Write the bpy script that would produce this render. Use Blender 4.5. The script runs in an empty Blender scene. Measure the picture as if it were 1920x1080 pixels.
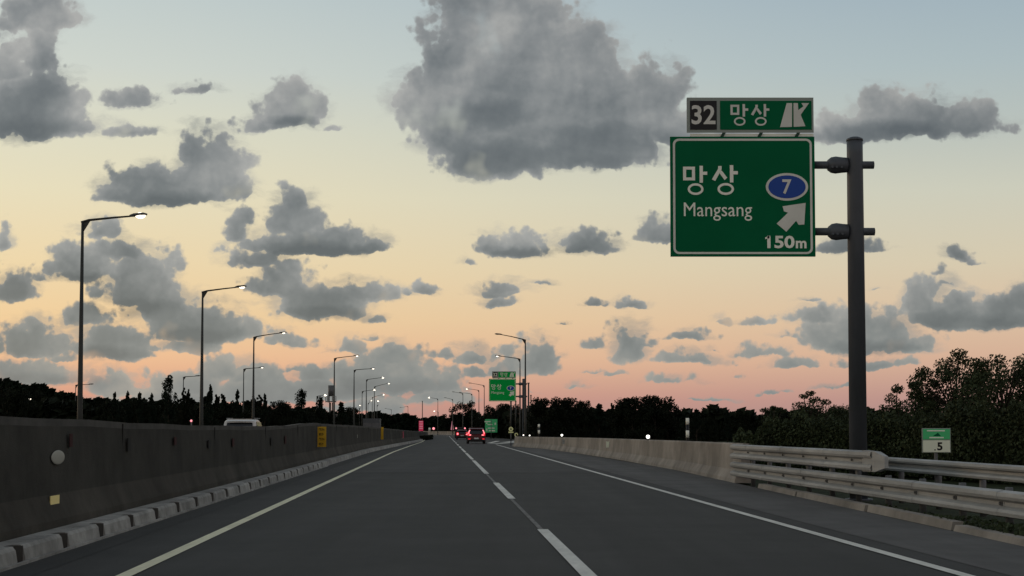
import bpy, bmesh, math, random
from mathutils import Vector, Matrix
R = math.radians
SC = bpy.context.scene
COL = SC.collection

# ------------------------------------------------------------------ camera
F = 2900.0          # focal length in photo pixels (1920 wide)
PITCH = R(3.0)
CY = 805.0 - F * math.tan(PITCH)     # principal row, horizon at row 805
CAM_H = 1.48
cam_d = bpy.data.cameras.new("camera")
cam = bpy.data.objects.new("camera", cam_d)
COL.objects.link(cam)
cam.location = (0, 0, CAM_H)
cam.rotation_euler = (R(90) + PITCH, 0, 0)
cam_d.sensor_width = 36.0
cam_d.lens = 36.0 * F / 1920.0
cam_d.shift_y = (CY - 540.0) / 1920.0
cam_d.clip_end = 6000
cam_d.clip_start = 0.1
SC.camera = cam

def UV(px, py):
    a = (px - 960) / F; b = (CY - py) / F
    yw = math.cos(PITCH) - math.sin(PITCH) * b
    zw = math.sin(PITCH) + math.cos(PITCH) * b
    return a / yw, zw / yw
def XZ(px, py, Y):                   # the point at distance Y seen there
    u, v = UV(px, py)
    return u * Y, CAM_H + v * Y
def YG(py, z=0.0):                   # distance at which height z shows at row py
    return (z - CAM_H) / UV(960, py)[1]
def srgb(r, g, b):
    f = lambda c: (c / 255 / 12.92) if c / 255 <= 0.04045 else ((c / 255 + 0.055) / 1.055) ** 2.4
    return (f(r), f(g), f(b), 1.0)

# ------------------------------------------------------------------ colour management
SC.view_settings.view_transform = 'Standard'
SC.view_settings.look = 'None'
SC.view_settings.exposure = 0.0
SC.view_settings.gamma = 1.0

# ------------------------------------------------------------------ world: dusk sky with clouds
SUN_EL, SUN_AZ = R(3.5), R(-62)      # azimuth from +Y, negative = left of the road
W = bpy.data.worlds.new("World"); SC.world = W; W.use_nodes = True
nt = W.node_tree; nt.nodes.clear(); NL = nt.links
def nd(t, **k):
    n = nt.nodes.new(t)
    for a, b in k.items(): setattr(n, a, b)
    return n
def put(n, i, v):
    if isinstance(v, bpy.types.NodeSocket): NL.new(v, n.inputs[i])
    elif v is not None: n.inputs[i].default_value = v
def M(op, a, b=None, c=None, clamp=False):
    n = nd('ShaderNodeMath', operation=op, use_clamp=clamp)
    put(n, 0, a); put(n, 1, b); put(n, 2, c)
    return n.outputs[0]
def V(op, a, b=None, c=None):
    n = nd('ShaderNodeVectorMath', operation=op)
    put(n, 0, a); put(n, 1, b); put(n, 2, c)
    return n.outputs[1] if op in ('LENGTH', 'DOT_PRODUCT') else n.outputs[0]
def MIX(f, a, b):
    n = nd('ShaderNodeMix', data_type='RGBA')
    put(n, 0, f); put(n, 6, a); put(n, 7, b)
    return n.outputs[2]
def RAMP(f, stops, interp='LINEAR'):
    n = nd('ShaderNodeValToRGB'); put(n, 0, f); cr = n.color_ramp; cr.interpolation = interp
    while len(cr.elements) > 1: cr.elements.remove(cr.elements[0])
    cr.elements[0].position = stops[0][0]; cr.elements[0].color = stops[0][1]
    for p, c in stops[1:]:
        e = cr.elements.new(p); e.color = c
    return n.outputs[0]
def SM(x, lo, hi):
    n = nd('ShaderNodeMapRange', interpolation_type='SMOOTHSTEP')
    put(n, 0, x); n.inputs[1].default_value = lo; n.inputs[2].default_value = hi
    return n.outputs[0]
tc = nd('ShaderNodeTexCoord').outputs['Generated']
sp = nd('ShaderNodeSeparateXYZ'); NL.new(tc, sp.inputs[0])
dx, dy, dz = sp.outputs
ay = M('MAXIMUM', M('ABSOLUTE', dy), 0.04)
su = M('DIVIDE', dx, ay); sv = M('DIVIDE', dz, ay)
el = M('DIVIDE', dz, M('SQRT', M('ADD', M('MULTIPLY', dx, dx), M('MULTIPLY', dy, dy))))   # tangent of elevation
EL = M('DIVIDE', el, 1.2, clamp=True)
def st(t, r, g, b): return (t / 1.2, srgb(r, g, b))
skyL = RAMP(EL, [st(0, 186, 142, 136), st(.02, 214, 153, 134), st(.045, 237, 188, 148), st(.07, 239, 204, 156), st(.105, 237, 213, 170),
                 st(.15, 231, 220, 187), st(.19, 222, 219, 196), st(.23, 208, 213, 204), st(.28, 195, 205, 203), st(.45, 164, 176, 180), st(1.2, 122, 132, 142)])
skyR = RAMP(EL, [st(0, 164, 136, 136), st(.02, 186, 147, 141), st(.045, 211, 174, 152), st(.07, 217, 189, 162), st(.105, 213, 201, 176),
                 st(.15, 203, 203, 187), st(.19, 184, 192, 187), st(.23, 171, 186, 190), st(.28, 158, 176, 187), st(.45, 142, 155, 166), st(1.2, 118, 128, 138)])
side = M('MULTIPLY_ADD', dx, 1.35, 0.5, clamp=True)
base = MIX(SM(side, 0, 1), skyL, skyR)
# unseen sky behind and right, brightened to light the sign lettering
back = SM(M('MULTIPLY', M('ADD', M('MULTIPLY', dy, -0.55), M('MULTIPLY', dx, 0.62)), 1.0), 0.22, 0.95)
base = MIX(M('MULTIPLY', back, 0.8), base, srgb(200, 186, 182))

# --- cumulus fields: (px, py, rx, r_up, r_down) as directions
CL = [(940,40,150,110,60),(905,185,150,95,85),(1010,160,190,150,80),(1030,245,200,110,72),(925,290,118,60,46),(1150,205,115,100,70),(1100,268,185,50,50),
(1215,190,90,95,60),(1275,228,80,48,48),(805,170,80,66,60),(860,110,90,70,70),(880,240,110,70,60),(1400,242,190,34,26),(1600,246,110,48,24),(1690,222,130,66,44),(1810,222,92,44,34),
(75,25,80,60,40),(70,95,50,50,50),(60,215,118,105,52),(10,120,60,60,40),(150,228,60,34,26),(245,188,66,22,15),(235,240,66,18,18),(370,165,42,16,14),
(555,205,62,74,40),(520,215,50,40,28),(490,232,62,22,18),(620,240,20,8,8),
(390,325,88,90,52),(300,350,120,55,38),(215,358,60,40,26),(445,352,55,34,24),
(548,400,64,56,50),(500,450,60,26,22),(640,445,60,30,20),(600,457,122,42,24),(690,462,48,20,14),(445,430,34,32,26),
(465,480,62,24,22),(535,520,72,40,45),(600,568,112,52,34),(685,548,66,28,22),(700,594,36,12,10),(790,540,34,16,12),(760,550,20,6,6),
(8,452,26,34,20),(25,535,58,44,32),(78,517,28,14,12),(150,492,74,50,38),(190,432,46,26,22),(265,525,95,66,50),(228,468,74,32,26),(310,572,84,50,36),(435,612,56,36,28),(290,500,60,34,30),(360,612,112,52,36),(60,645,80,56,24),(210,645,84,60,34),(165,590,50,30,30),
(60,700,130,34,24),(215,724,74,40,22),(250,664,60,16,10),(350,722,90,32,24),(430,692,56,38,26),(500,735,110,40,24),(535,640,52,20,10),(560,690,36,14,10),(620,735,110,36,22),(650,652,48,20,14),(720,706,140,46,34),(745,668,66,28,24),(805,714,84,34,30),(835,668,34,12,10),(890,668,56,26,18),(900,700,40,16,12),(1000,668,52,52,36),(1047,664,16,12,10),(940,690,50,20,20),(180,756,80,16,10),(30,742,80,22,16),(330,745,120,22,20),(470,700,60,30,24),(820,745,90,18,14),(600,700,60,22,16),(120,668,40,14,10),(330,650,90,16,14),(415,460,20,20,20),(470,410,30,18,16),(930,545,50,12,10),(690,765,90,24,12),
(960,462,76,32,20),(1098,458,68,38,20),(880,490,22,9,8),(940,537,42,20,12),(938,562,42,12,12),(1012,531,30,5,4),(1125,567,27,9,7),(1185,567,40,12,8),(1240,442,48,42,13),(1590,462,84,22,14),(1480,455,40,14,10),
(1115,648,34,15,11),(1182,655,52,58,34),(1215,645,28,14,8),(1300,630,48,15,10),(1302,674,70,22,12),(1362,600,22,12,6),(1425,600,38,12,8),(1420,658,60,22,12),(1470,632,27,13,8),(1500,683,52,15,8),
(1535,592,76,22,20),(1560,630,70,40,24),(1720,648,50,28,20),(1610,625,120,62,40),(1690,645,60,30,24),(1640,682,84,15,10),(1255,715,50,15,7),(1080,722,26,6,4),(1375,706,18,4,3),(1330,750,60,4,3),(1000,735,30,5,3),(1450,735,40,5,3),(1150,705,30,6,4),(1560,725,40,6,4),(690,632,30,10,7),(1340,655,24,8,5),(1110,700,18,4,3),(1640,540,26,6,4),(1520,560,22,5,4),(1050,600,20,5,4),(1792,474,34,24,14),(1762,508,22,16,12),(1826,487,18,8,6),(1775,530,22,12,10),(1725,560,56,42,28),(1830,585,150,46,34),(1915,560,62,44,44)]
uv = nd('ShaderNodeCombineXYZ'); put(uv, 0, su); put(uv, 1, sv); uv = uv.outputs[0]
def noise(vec, scale, detail, rough, dim='2D', col=False, lac=2.0):
    n = nd('ShaderNodeTexNoise', noise_dimensions=dim)
    put(n, 'Vector', vec); n.inputs['Scale'].default_value = scale; n.inputs['Detail'].default_value = detail
    n.inputs['Roughness'].default_value = rough; n.inputs['Lacunarity'].default_value = lac
    return n.outputs['Color' if col else 'Fac']
wn = noise(uv, 26, 2, .5, col=True)
wv = V('MULTIPLY_ADD', V('SUBTRACT', wn, (.5, .5, .5)), (.013, .008, 0), uv)
wn2 = noise(uv, 95, 3, .55, col=True)
wv = V('MULTIPLY_ADD', V('SUBTRACT', wn2, (.5, .5, .5)), (.007, .005, 0), wv)
s2 = nd('ShaderNodeSeparateXYZ'); NL.new(wv, s2.inputs[0])
P = nd('ShaderNodeCombineXYZ'); put(P, 0, s2.outputs[0]); put(P, 1, s2.outputs[1]); put(P, 2, s2.outputs[1]); P = P.outputs[0]
accs = []
for grp in range(0, len(CL), 12):
    acc = None
    for (cx, cy, rx, ru, rd) in CL[grp:grp + 12]:
        u, v = UV(cx, cy + .45 * rd)
        sx, s_u, s_d = F / (rx * 1.12), F / (ru * 1.12 + .45 * rd), F / (rd * .62)
        k = (math.sqrt(rx * (ru + rd) / 2) / 42) ** .6
        q = V('MULTIPLY_ADD', P, (sx, s_u, -s_d), (-u * sx, -v * s_u, v * s_d))
        L = V('LENGTH', V('MAXIMUM', q, (-1e6, 0, 0)))
        L = M('MULTIPLY_ADD', L, k, -k)
        if acc is None: acc = L
        else:
            n = nd('ShaderNodeMath', operation='SMOOTH_MIN'); put(n, 0, acc); put(n, 1, L); n.inputs[2].default_value = .22
            acc = n.outputs[0]
    accs.append(acc)
acc = accs[0]
for a in accs[1:]: acc = M('MINIMUM', acc, a)
fld = M('MULTIPLY', acc, -1.0)                                   # 1 in the middle of a cloud, 0 at its outline
def billow(vec):
    a = noise(vec, 48, 6, .55, lac=2.1)
    b = nd('ShaderNodeTexVoronoi', feature='F1', voronoi_dimensions='2D'); put(b, 'Vector', vec); b.inputs['Scale'].default_value = 62
    b.inputs['Detail'].default_value = 2.0; b.inputs['Roughness'].default_value = .55
    return M('ADD', M('MULTIPLY', M('SUBTRACT', a, .5), 1.5), M('MULTIPLY', M('SUBTRACT', .42, b.outputs['Distance']), .75))
bl = billow(uv)
bl2 = billow(V('ADD', uv, (-.0035, .0045, 0)))
dens = M('ADD', M('MULTIPLY_ADD', fld, 1.5, .12), bl)
thin = noise(uv, 17, 3, .6)
alpha = SM(dens, 0.0, .42)
alpha = M('MULTIPLY', alpha, M('SUBTRACT', 1, M('MULTIPLY', SM(thin, .60, .80), .45)))
wisp = noise(V('MULTIPLY', wv, (1.0, 2.1, 0)), 30, 5, .62)
soft = M('ADD', M('MULTIPLY', fld, 1.2), M('MULTIPLY', M('SUBTRACT', wisp, .42), 2.2))
alpha = M('MAXIMUM', alpha, M('MULTIPLY', SM(soft, .05, 1.0), .62))
relief = M('SUBTRACT', bl, bl2)             # lit from the upper left
big = M('SUBTRACT', noise(V('ADD', wv, (.005, -.008, 0)), 15, 1.5, .45), noise(V('ADD', wv, (-.005, .008, 0)), 15, 1.5, .45))
lum = M('ADD', M('ADD', .72, M('MULTIPLY', relief, .16)), M('MULTIPLY', big, -1.15))
lum = M('SUBTRACT', lum, M('MULTIPLY', SM(dens, .1, 1.1), .30))
# flat darker bases
bacc = None
for (cx, cy, rx, ry) in [(1010,300,230,42),(1150,262,180,34),(1660,252,200,26),(60,245,110,38),(320,380,150,24),(600,472,130,18),(620,592,110,18),(360,632,110,22),(210,668,80,18),(240,575,90,20),(548,236,60,18),(1000,472,110,14),(1830,605,150,24),(1640,655,100,20),(720,728,150,22),(100,715,130,20),(930,215,60,34),(150,522,60,14)]:
    u, v = UV(cx, cy); sx, sy = F / rx, F / ry
    L = V('LENGTH', V('MULTIPLY_ADD', wv, (sx, sy, 0), (-u * sx, -v * sy, 0)))
    bacc = L if bacc is None else M('MINIMUM', bacc, L)
lum = M('SUBTRACT', lum, M('MULTIPLY', SM(bacc, 1.3, .2), .42))
lum = M('ADD', lum, M('MULTIPLY', SM(EL, .10 / 1.2, .2 / 1.2), .13), clamp=True)
# flat dark bases: how far above the outline the point sits, from the same field a little lower
hi_c = RAMP(lum, [(0, srgb(90, 96, 102)), (.35, srgb(110, 115, 119)), (.62, srgb(135, 138, 140)), (1, srgb(170, 170, 168))])
lo_c = RAMP(lum, [(0, srgb(112, 120, 124)), (.45, srgb(132, 139, 141)), (1, srgb(166, 164, 158))])
cc = MIX(SM(EL, .02 / 1.2, .10 / 1.2), lo_c, hi_c)
cc = MIX(M('MULTIPLY', back, .7), cc, srgb(98, 96, 100))
# clouds elsewhere in the sky, above and behind
far = noise(V('MULTIPLY', tc, (1, 1, 2.2)), 3.2, 5, .6, '3D')
out_f = M('MAXIMUM', SM(EL, .30 / 1.2, .40 / 1.2), M('MAXIMUM', SM(M('ABSOLUTE', su), .36, .5), SM(dy, 0.1, -0.1)))
alpha2 = M('MULTIPLY', M('MULTIPLY', SM(far, .50, .62), out_f), .9)
alpha = M('MAXIMUM', M('MULTIPLY', alpha, M('SUBTRACT', 1, out_f)), alpha2)
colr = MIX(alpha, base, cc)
sky = nd('ShaderNodeTexSky', sky_type='NISHITA'); sky.sun_disc = False
sky.sun_elevation = SUN_EL; sky.sun_rotation = SUN_AZ
bg1 = nd('ShaderNodeBackground'); put(bg1, 0, sky.outputs[0]); bg1.inputs[1].default_value = 0.05 * 0.3
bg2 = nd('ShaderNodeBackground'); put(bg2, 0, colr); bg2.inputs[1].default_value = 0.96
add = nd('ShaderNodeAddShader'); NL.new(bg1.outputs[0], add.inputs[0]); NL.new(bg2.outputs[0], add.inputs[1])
outw = nd('ShaderNodeOutputWorld'); NL.new(add.outputs[0], outw.inputs[0])
W.cycles.sampling_method = 'MANUAL'; W.cycles.sample_map_resolution = 256

# ------------------------------------------------------------------ sun: last warm light from the low left
sd = bpy.data.lights.new("sun", 'SUN'); sd.energy = 0.22; sd.angle = R(12); sd.color = (1.0, .72, .52)
so = bpy.data.objects.new("sun", sd); COL.objects.link(so)
dirv = Vector((math.sin(SUN_AZ) * math.cos(SUN_EL + R(6)), math.cos(SUN_AZ) * math.cos(SUN_EL + R(6)), math.sin(SUN_EL + R(6))))
so.rotation_euler = dirv.to_track_quat('Z', 'Y').to_euler()

# ------------------------------------------------------------------ materials
def mat(name, color, rough=.8, metal=0.0, noise_amt=0.0, noise_scale=3.0, emit=None, strength=0, spec=.3, streak=None, bump=0, dark=None, rotz=0, blotch=0):
    m = bpy.data.materials.new(name); m.use_nodes = True
    t = m.node_tree; b = t.nodes['Principled BSDF']
    c = color if len(color) == 4 else (*color, 1)
    b.inputs['Base Color'].default_value = c
    b.inputs['Roughness'].default_value = rough; b.inputs['Metallic'].default_value = metal
    b.inputs['Specular IOR Level'].default_value = spec
    if noise_amt or streak:
        tc = t.nodes.new('ShaderNodeTexCoord'); mp = t.nodes.new('ShaderNodeMapping')
        t.links.new(tc.outputs['Object'], mp.inputs[0])
        if streak: mp.inputs['Scale'].default_value = streak
        mp.inputs['Rotation'].default_value = (0, 0, rotz)
        n = t.nodes.new('ShaderNodeTexNoise'); n.inputs['Scale'].default_value = noise_scale
        n.inputs['Detail'].default_value = 5; n.inputs['Roughness'].default_value = .65
        t.links.new(mp.outputs[0], n.inputs['Vector'])
        r = t.nodes.new('ShaderNodeMapRange'); r.inputs[1].default_value = .3; r.inputs[2].default_value = .7
        t.links.new(n.outputs[0], r.inputs[0])
        mx = t.nodes.new('ShaderNodeMix'); mx.data_type = 'RGBA'
        d = dark if dark else tuple(x * (1 - noise_amt) for x in c[:3])
        lt = tuple(min(1, x * (1 + noise_amt * .7)) for x in c[:3])
        mx.inputs[6].default_value = (*d[:3], 1); mx.inputs[7].default_value = (*lt, 1)
        t.links.new(r.outputs[0], mx.inputs[0]); res = mx.outputs[2]
        if blotch:                                   # irregular dirt stains
            n3 = t.nodes.new('ShaderNodeTexNoise'); n3.inputs['Scale'].default_value = .45; n3.inputs['Detail'].default_value = 6; n3.inputs['Roughness'].default_value = .7
            t.links.new(tc.outputs['Object'], n3.inputs['Vector'])
            r3 = t.nodes.new('ShaderNodeMapRange'); r3.inputs[1].default_value = .38; r3.inputs[2].default_value = .62; r3.inputs[3].default_value = 1 - blotch; r3.inputs[4].default_value = 1 + blotch * .5
            t.links.new(n3.outputs[0], r3.inputs[0])
            vm = t.nodes.new('ShaderNodeVectorMath'); vm.operation = 'SCALE'; t.links.new(res, vm.inputs[0]); t.links.new(r3.outputs[0], vm.inputs['Scale']); res = vm.outputs[0]
        t.links.new(res, b.inputs['Base Color'])
        if bump:
            n2 = t.nodes.new('ShaderNodeTexNoise'); n2.inputs['Scale'].default_value = 60; n2.inputs['Detail'].default_value = 3
            t.links.new(tc.outputs['Object'], n2.inputs['Vector'])
            bp = t.nodes.new('ShaderNodeBump'); bp.inputs['Strength'].default_value = bump; bp.inputs['Distance'].default_value = .02
            t.links.new(n2.outputs[0], bp.inputs['Height']); t.links.new(bp.outputs[0], b.inputs['Normal'])
    if emit:
        b.inputs['Emission Color'].default_value = (*emit, 1); b.inputs['Emission Strength'].default_value = strength
    return m
MT = {
 'asphalt': mat('asphalt', (.041, .039, .0375), .8, noise_amt=.26, noise_scale=1.0, streak=(1.0, .045, 1), rotz=-.045, blotch=.16, bump=.25, spec=.25),
 'asphalt_old': mat('asphalt_old', (.100, .095, .092), .88, noise_amt=.2, noise_scale=1.1, streak=(1.0, .05, 1), rotz=-.045, blotch=.18, bump=.25, spec=.25),
 'asphalt_mid': mat('asphalt_mid', (.060, .057, .055), .85, noise_amt=.2, noise_scale=1.0, streak=(1.0, .05, 1), rotz=-.045, blotch=.16, bump=.25, spec=.25),
 'asphalt_dark': mat('asphalt_dark', (.032, .031, .030), .8, noise_amt=.25, noise_scale=2.0, streak=(1.2, .15, 1), bump=.2, spec=.25),
 'paint_white': mat('paint_white', (.68, .66, .60), .7, blotch=.12, noise_amt=.18, noise_scale=5, streak=(1, .25, 1)),
 'paint_yellow': mat('paint_yellow', (.82, .77, .54), .7, blotch=.12, noise_amt=.16, noise_scale=5, streak=(1, .25, 1)),
 'paint_worn': mat('paint_worn', (.17, .165, .155), .8, noise_amt=.5, noise_scale=6, streak=(1, .3, 1)),
 'grass': mat('grass', (.022, .030, .012), .95, noise_amt=.5, noise_scale=1.2, spec=.1),
 'concrete': mat('concrete', (.30, .268, .235), .9, blotch=.28, noise_amt=.26, noise_scale=.7, streak=(1.0, .55, .25), bump=.4, spec=.2),
 'concrete_sooty': mat('concrete_sooty', (.053, .051, .044), .9, blotch=.3, noise_amt=.3, noise_scale=.6, streak=(1.0, 1.0, .55), bump=.4, spec=.15),
 'concrete_dusty': mat('concrete_dusty', (.066, .060, .050), .9, blotch=.3, noise_amt=.28, noise_scale=.6, streak=(1.0, 1.0, .55), bump=.4, spec=.15),
 'coping': mat('coping', (.085, .082, .075), .9, noise_amt=.3, noise_scale=1.5, spec=.15),
 'kerb': mat('kerb_concrete', (.36, .35, .325), .9, blotch=.3, noise_amt=.35, noise_scale=2.5, bump=.4, spec=.2),
 'dull_red': mat('dull_red_paint', (.045, .012, .012), .9),
 'kerb_dark': mat('kerb_dark', (.085, .08, .072), .95),
 'soot': mat('soot', (.025, .024, .022), .95),
 'galv': mat('galvanised', (.335, .335, .33), .6, metal=.0, noise_amt=.3, noise_scale=1.6, streak=(1, .25, 3), blotch=.18),
 'galv_dark': mat('galvanised_dark', (.13, .13, .135), .55, metal=.3, noise_amt=.25, noise_scale=3),
 'pole': mat('lamp_post_paint', (.045, .046, .042), .55, metal=.2, noise_amt=.2, noise_scale=2),
 'sign_post': mat('sign_post_paint', (.085, .094, .108), .5, metal=.2, noise_amt=.2, noise_scale=2, streak=(1, 1, .3)),
 'head': mat('lamp_housing', (.06, .06, .06), .5),
 'lamp_on': mat('lamp_glow', (1, 1, 1), .5, emit=(1.0, .88, .70), strength=3.2),
 'lamp_cool': mat('lamp_glow_cool', (1, 1, 1), .5, emit=(1.0, .95, .86), strength=3.0),
 'lamp_off': mat('lamp_lens', (.3, .3, .3), .3),
 'sgreen': mat('sign_green', (.0025, .130, .052), .75, spec=.08, noise_amt=.10, noise_scale=.8),
 'sgreen_far': mat('sign_green_bright', (.004, .42, .075), .8, spec=.05),  # headlight return from the far sign put into a brighter green
 'sgreen_lit': mat('sign_green_lit', (.10, .60, .24), .8, spec=.05),  # lit look of the board put into a paler green, no emission
 'sback': mat('sign_edge', (.02, .055, .035), .6),
 'swhite': mat('sign_white', (.97, .95, .84), .7, noise_amt=.08, noise_scale=2),
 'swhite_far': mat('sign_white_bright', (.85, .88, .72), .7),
 'sgrey': mat('sign_grey_sheet', (.72, .72, .66), .5, noise_amt=.1, noise_scale=2),
 'sframe': mat('sign_frame', (.30, .34, .31), .5),
 'sblack': mat('sign_black', (.008, .008, .009), .4),
 'sblue': mat('sign_blue', (.006, .06, .34), .4),
 'syellow': mat('sign_yellow', (.62, .36, .02), .5, noise_amt=.15, noise_scale=6),
 'sreflect': mat('reflector_yellow', (1.0, .82, .34), .6),
 'rreflect': mat('reflector_pale', (.36, .36, .31), .6),
 'sred': mat('sign_red', (.35, .02, .05), .5, emit=(.55, .03, .09), strength=.45),
 'spink': mat('sign_pink', (.5, .2, .25), .5, emit=(.5, .2, .25), strength=.5),
 'syelgreen': mat('sign_fluorescent', (.85, .85, .42), .6),
 'car_red': mat('car_paint_red', (.09, .006, .010), .28, spec=.5),
 'car_white': mat('car_paint_white', (.62, .60, .58), .3, spec=.5, emit=None),
 'car_black': mat('car_trim_black', (.012, .012, .013), .45),
 'glass_dark': mat('car_glass', (.008, .009, .012), .08, spec=.6),
 'tyre': mat('tyre_rubber', (.012, .012, .012), .9),
 'rim': mat('wheel_rim', (.12, .12, .13), .4, metal=.6),
 'tail': mat('tail_light', (.4, .01, .02), .3, emit=(1.0, .03, .05), strength=1.1),
 'tail_core': mat('tail_light_core', (.8, .2, .2), .3, emit=(1.0, .25, .28), strength=2.0),
 'plate': mat('number_plate', (.6, .6, .6), .5),
 'red_lamp': mat('red_lamp', (.6, .05, .08), .3, emit=(1.0, .30, .34), strength=1.6),
 'box_grey': mat('box_body', (.085, .088, .095), .6, noise_amt=.2, noise_scale=1),
 'wall_grey': mat('shelter_wall', (.07, .07, .072), .8, noise_amt=.3, noise_scale=1),
 'bark': mat('bark', (.035, .028, .020), .95, noise_amt=.3, noise_scale=4),
 'leaf_a': mat('leaf_dark', (.011, .015, .008), .8, noise_amt=.55, noise_scale=.8, spec=.1),
 'leaf_b': mat('leaf_needle', (.010, .017, .010), .8, noise_amt=.5, noise_scale=.8, spec=.1),
 'leaf_c': mat('leaf_broad', (.044, .058, .028), .75, noise_amt=.55, noise_scale=1.3, spec=.12),
}

# ------------------------------------------------------------------ mesh builder: one MB = one mesh object
class MB:
    def __init__(s, *mats):
        s.v = []; s.f = []; s.mi = []; s.mats = list(mats) or ['galv']; s.smooth = []
    def m(s, name):
        if name not in s.mats: s.mats.append(name)
        return s.mats.index(name)
    def face(s, idx, mi, sm=False):
        s.f.append(idx); s.mi.append(mi); s.smooth.append(sm)
    def box(s, c, d, mt=None, rz=0, rx=0):
        mi = s.m(mt or s.mats[0]); b = len(s.v)
        rm = Matrix.Rotation(rz, 3, 'Z') @ Matrix.Rotation(rx, 3, 'X')
        for sx, sy, sz in ((-1,-1,-1),(1,-1,-1),(1,1,-1),(-1,1,-1),(-1,-1,1),(1,-1,1),(1,1,1),(-1,1,1)):
            s.v.append(Vector(c) + rm @ Vector((sx * d[0] / 2, sy * d[1] / 2, sz * d[2] / 2)))
        for q in ((0,3,2,1),(4,5,6,7),(0,1,5,4),(1,2,6,5),(2,3,7,6),(3,0,4,7)): s.face([b + i for i in q], mi)
        return s
    def tube(s, pts, rad, n=12, mt=None, cap=True):
        mi = s.m(mt or s.mats[0]); pts = [Vector(p) for p in pts]
        if not isinstance(rad, (list, tuple)): rad = [rad] * len(pts)
        rings = []; ref = None
        for i, p in enumerate(pts):
            t = (pts[min(i + 1, len(pts) - 1)] - pts[max(i - 1, 0)]).normalized()
            if ref is None: ref = Vector((1, 0, 0)) if abs(t.x) < .8 else Vector((0, 1, 0))
            a = (ref - t * ref.dot(t)).normalized(); bb = t.cross(a); ref = a
            ring = []
            for k in range(n):
                an = 2 * math.pi * k / n
                ring.append(len(s.v)); s.v.append(p + (a * math.cos(an) + bb * math.sin(an)) * rad[i])
            rings.append(ring)
        for r0, r1 in zip(rings, rings[1:]):
            for k in range(n): s.face([r0[k], r0[(k + 1) % n], r1[(k + 1) % n], r1[k]], mi, True)
        if cap: s.face(rings[0][::-1], mi); s.face(rings[-1], mi)
        return s
    def ball(s, c, r, mt=None, seg=12, rings=8):
        mi = s.m(mt or s.mats[0]); r = (r, r, r) if not isinstance(r, tuple) else r; b = len(s.v)
        s.v.append(Vector(c) + Vector((0, 0, r[2])))
        for i in range(1, rings):
            th = math.pi * i / rings
            for k in range(seg):
                ph = 2 * math.pi * k / seg
                s.v.append(Vector(c) + Vector((r[0] * math.sin(th) * math.cos(ph), r[1] * math.sin(th) * math.sin(ph), r[2] * math.cos(th))))
        s.v.append(Vector(c) - Vector((0, 0, r[2]))); e = len(s.v) - 1
        for k in range(seg):
            s.face([b, b + 1 + k, b + 1 + (k + 1) % seg], mi, True)
            for i in range(rings - 2):
                o = b + 1 + i * seg
                s.face([o + k, o + seg + k, o + seg + (k + 1) % seg, o + (k + 1) % seg], mi, True)
            o = b + 1 + (rings - 2) * seg
            s.face([o + k, e, o + (k + 1) % seg], mi, True)
        return s
    def prism(s, poly, y0, y1, mt=None):          # polygon in the XZ plane, thickness along Y (y0 is the face towards the viewer)
        mi = s.m(mt or s.mats[0]); b = len(s.v); n = len(poly)
        ar = sum(poly[i][0] * poly[(i + 1) % n][1] - poly[(i + 1) % n][0] * poly[i][1] for i in range(n))
        if ar < 0: poly = poly[::-1]
        for x, z in poly: s.v.append(Vector((x, y0, z)))
        for x, z in poly: s.v.append(Vector((x, y1, z)))
        s.face(list(range(b, b + n)), mi); s.face([b + n + i for i in range(n)][::-1], mi)
        for i in range(n): s.face([b + i, b + n + i, b + n + (i + 1) % n, b + (i + 1) % n], mi)
        return s
    def ringp(s, cx, cz, rx, rz, t, y0, y1, mt=None, n=28):     # flat elliptical ring
        mi = s.m(mt or s.mats[0]); b = len(s.v)
        for k in range(n):
            a = 2 * math.pi * k / n; c, q = math.cos(a), math.sin(a)
            for (r1, r2) in ((rx, rz), (rx - t, rz - t)):
                for y in (y0, y1): s.v.append(Vector((cx + r1 * c, y, cz + r2 * q)))
        for k in range(n):
            i, j = b + 4 * k, b + 4 * ((k + 1) % n)
            s.face([i, j, j + 2, i + 2], mi); s.face([i, i + 1, j + 1, j], mi); s.face([i + 2, j + 2, j + 3, i + 3], mi); s.face([i + 1, i + 3, j + 3, j + 1], mi)
        return s
    def loft(s, secs, mt=None, closed=True, cap=True, sm=False):     # list of rings of points
        mi = s.m(mt or s.mats[0]); n = len(secs[0]); idx = []
        for r in secs:
            idx.append(list(range(len(s.v), len(s.v) + n))); s.v += [Vector(p) for p in r]
        for a, b in zip(idx, idx[1:]):
            for k in range(n if closed else n - 1): s.face([a[k], a[(k + 1) % n], b[(k + 1) % n], b[k]], mi, sm)
        if cap and closed: s.face(idx[0][::-1], mi); s.face(idx[-1], mi)
        return s
    def text(s, body, x0, x1, z0, z1, y, mt, depth=.006, bold=.0):    # lettering fitted to a rectangle
        cu = bpy.data.curves.new('lettering', 'FONT'); cu.body = body; cu.extrude = .001; cu.offset = bold; cu.resolution_u = 3
        o = bpy.data.objects.new('lettering', cu); COL.objects.link(o)
        bpy.context.view_layer.update()
        me = bpy.data.meshes.new_from_object(o)
        xs = [v.co.x for v in me.vertices]; ys = [v.co.y for v in me.vertices]
        ax, bx, ay_, by_ = min(xs), max(xs), min(ys), max(ys)
        mi = s.m(mt); b = len(s.v)
        for v in me.vertices:
            s.v.append(Vector((x0 + (v.co.x - ax) / (bx - ax) * (x1 - x0), y - (depth if v.co.z > 0 else 0), z0 + (v.co.y - ay_) / (by_ - ay_) * (z1 - z0))))
        for p in me.polygons: s.face([b + i for i in p.vertices], mi)
        bpy.data.objects.remove(o); bpy.data.curves.remove(cu); bpy.data.meshes.remove(me)
        return s
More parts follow.
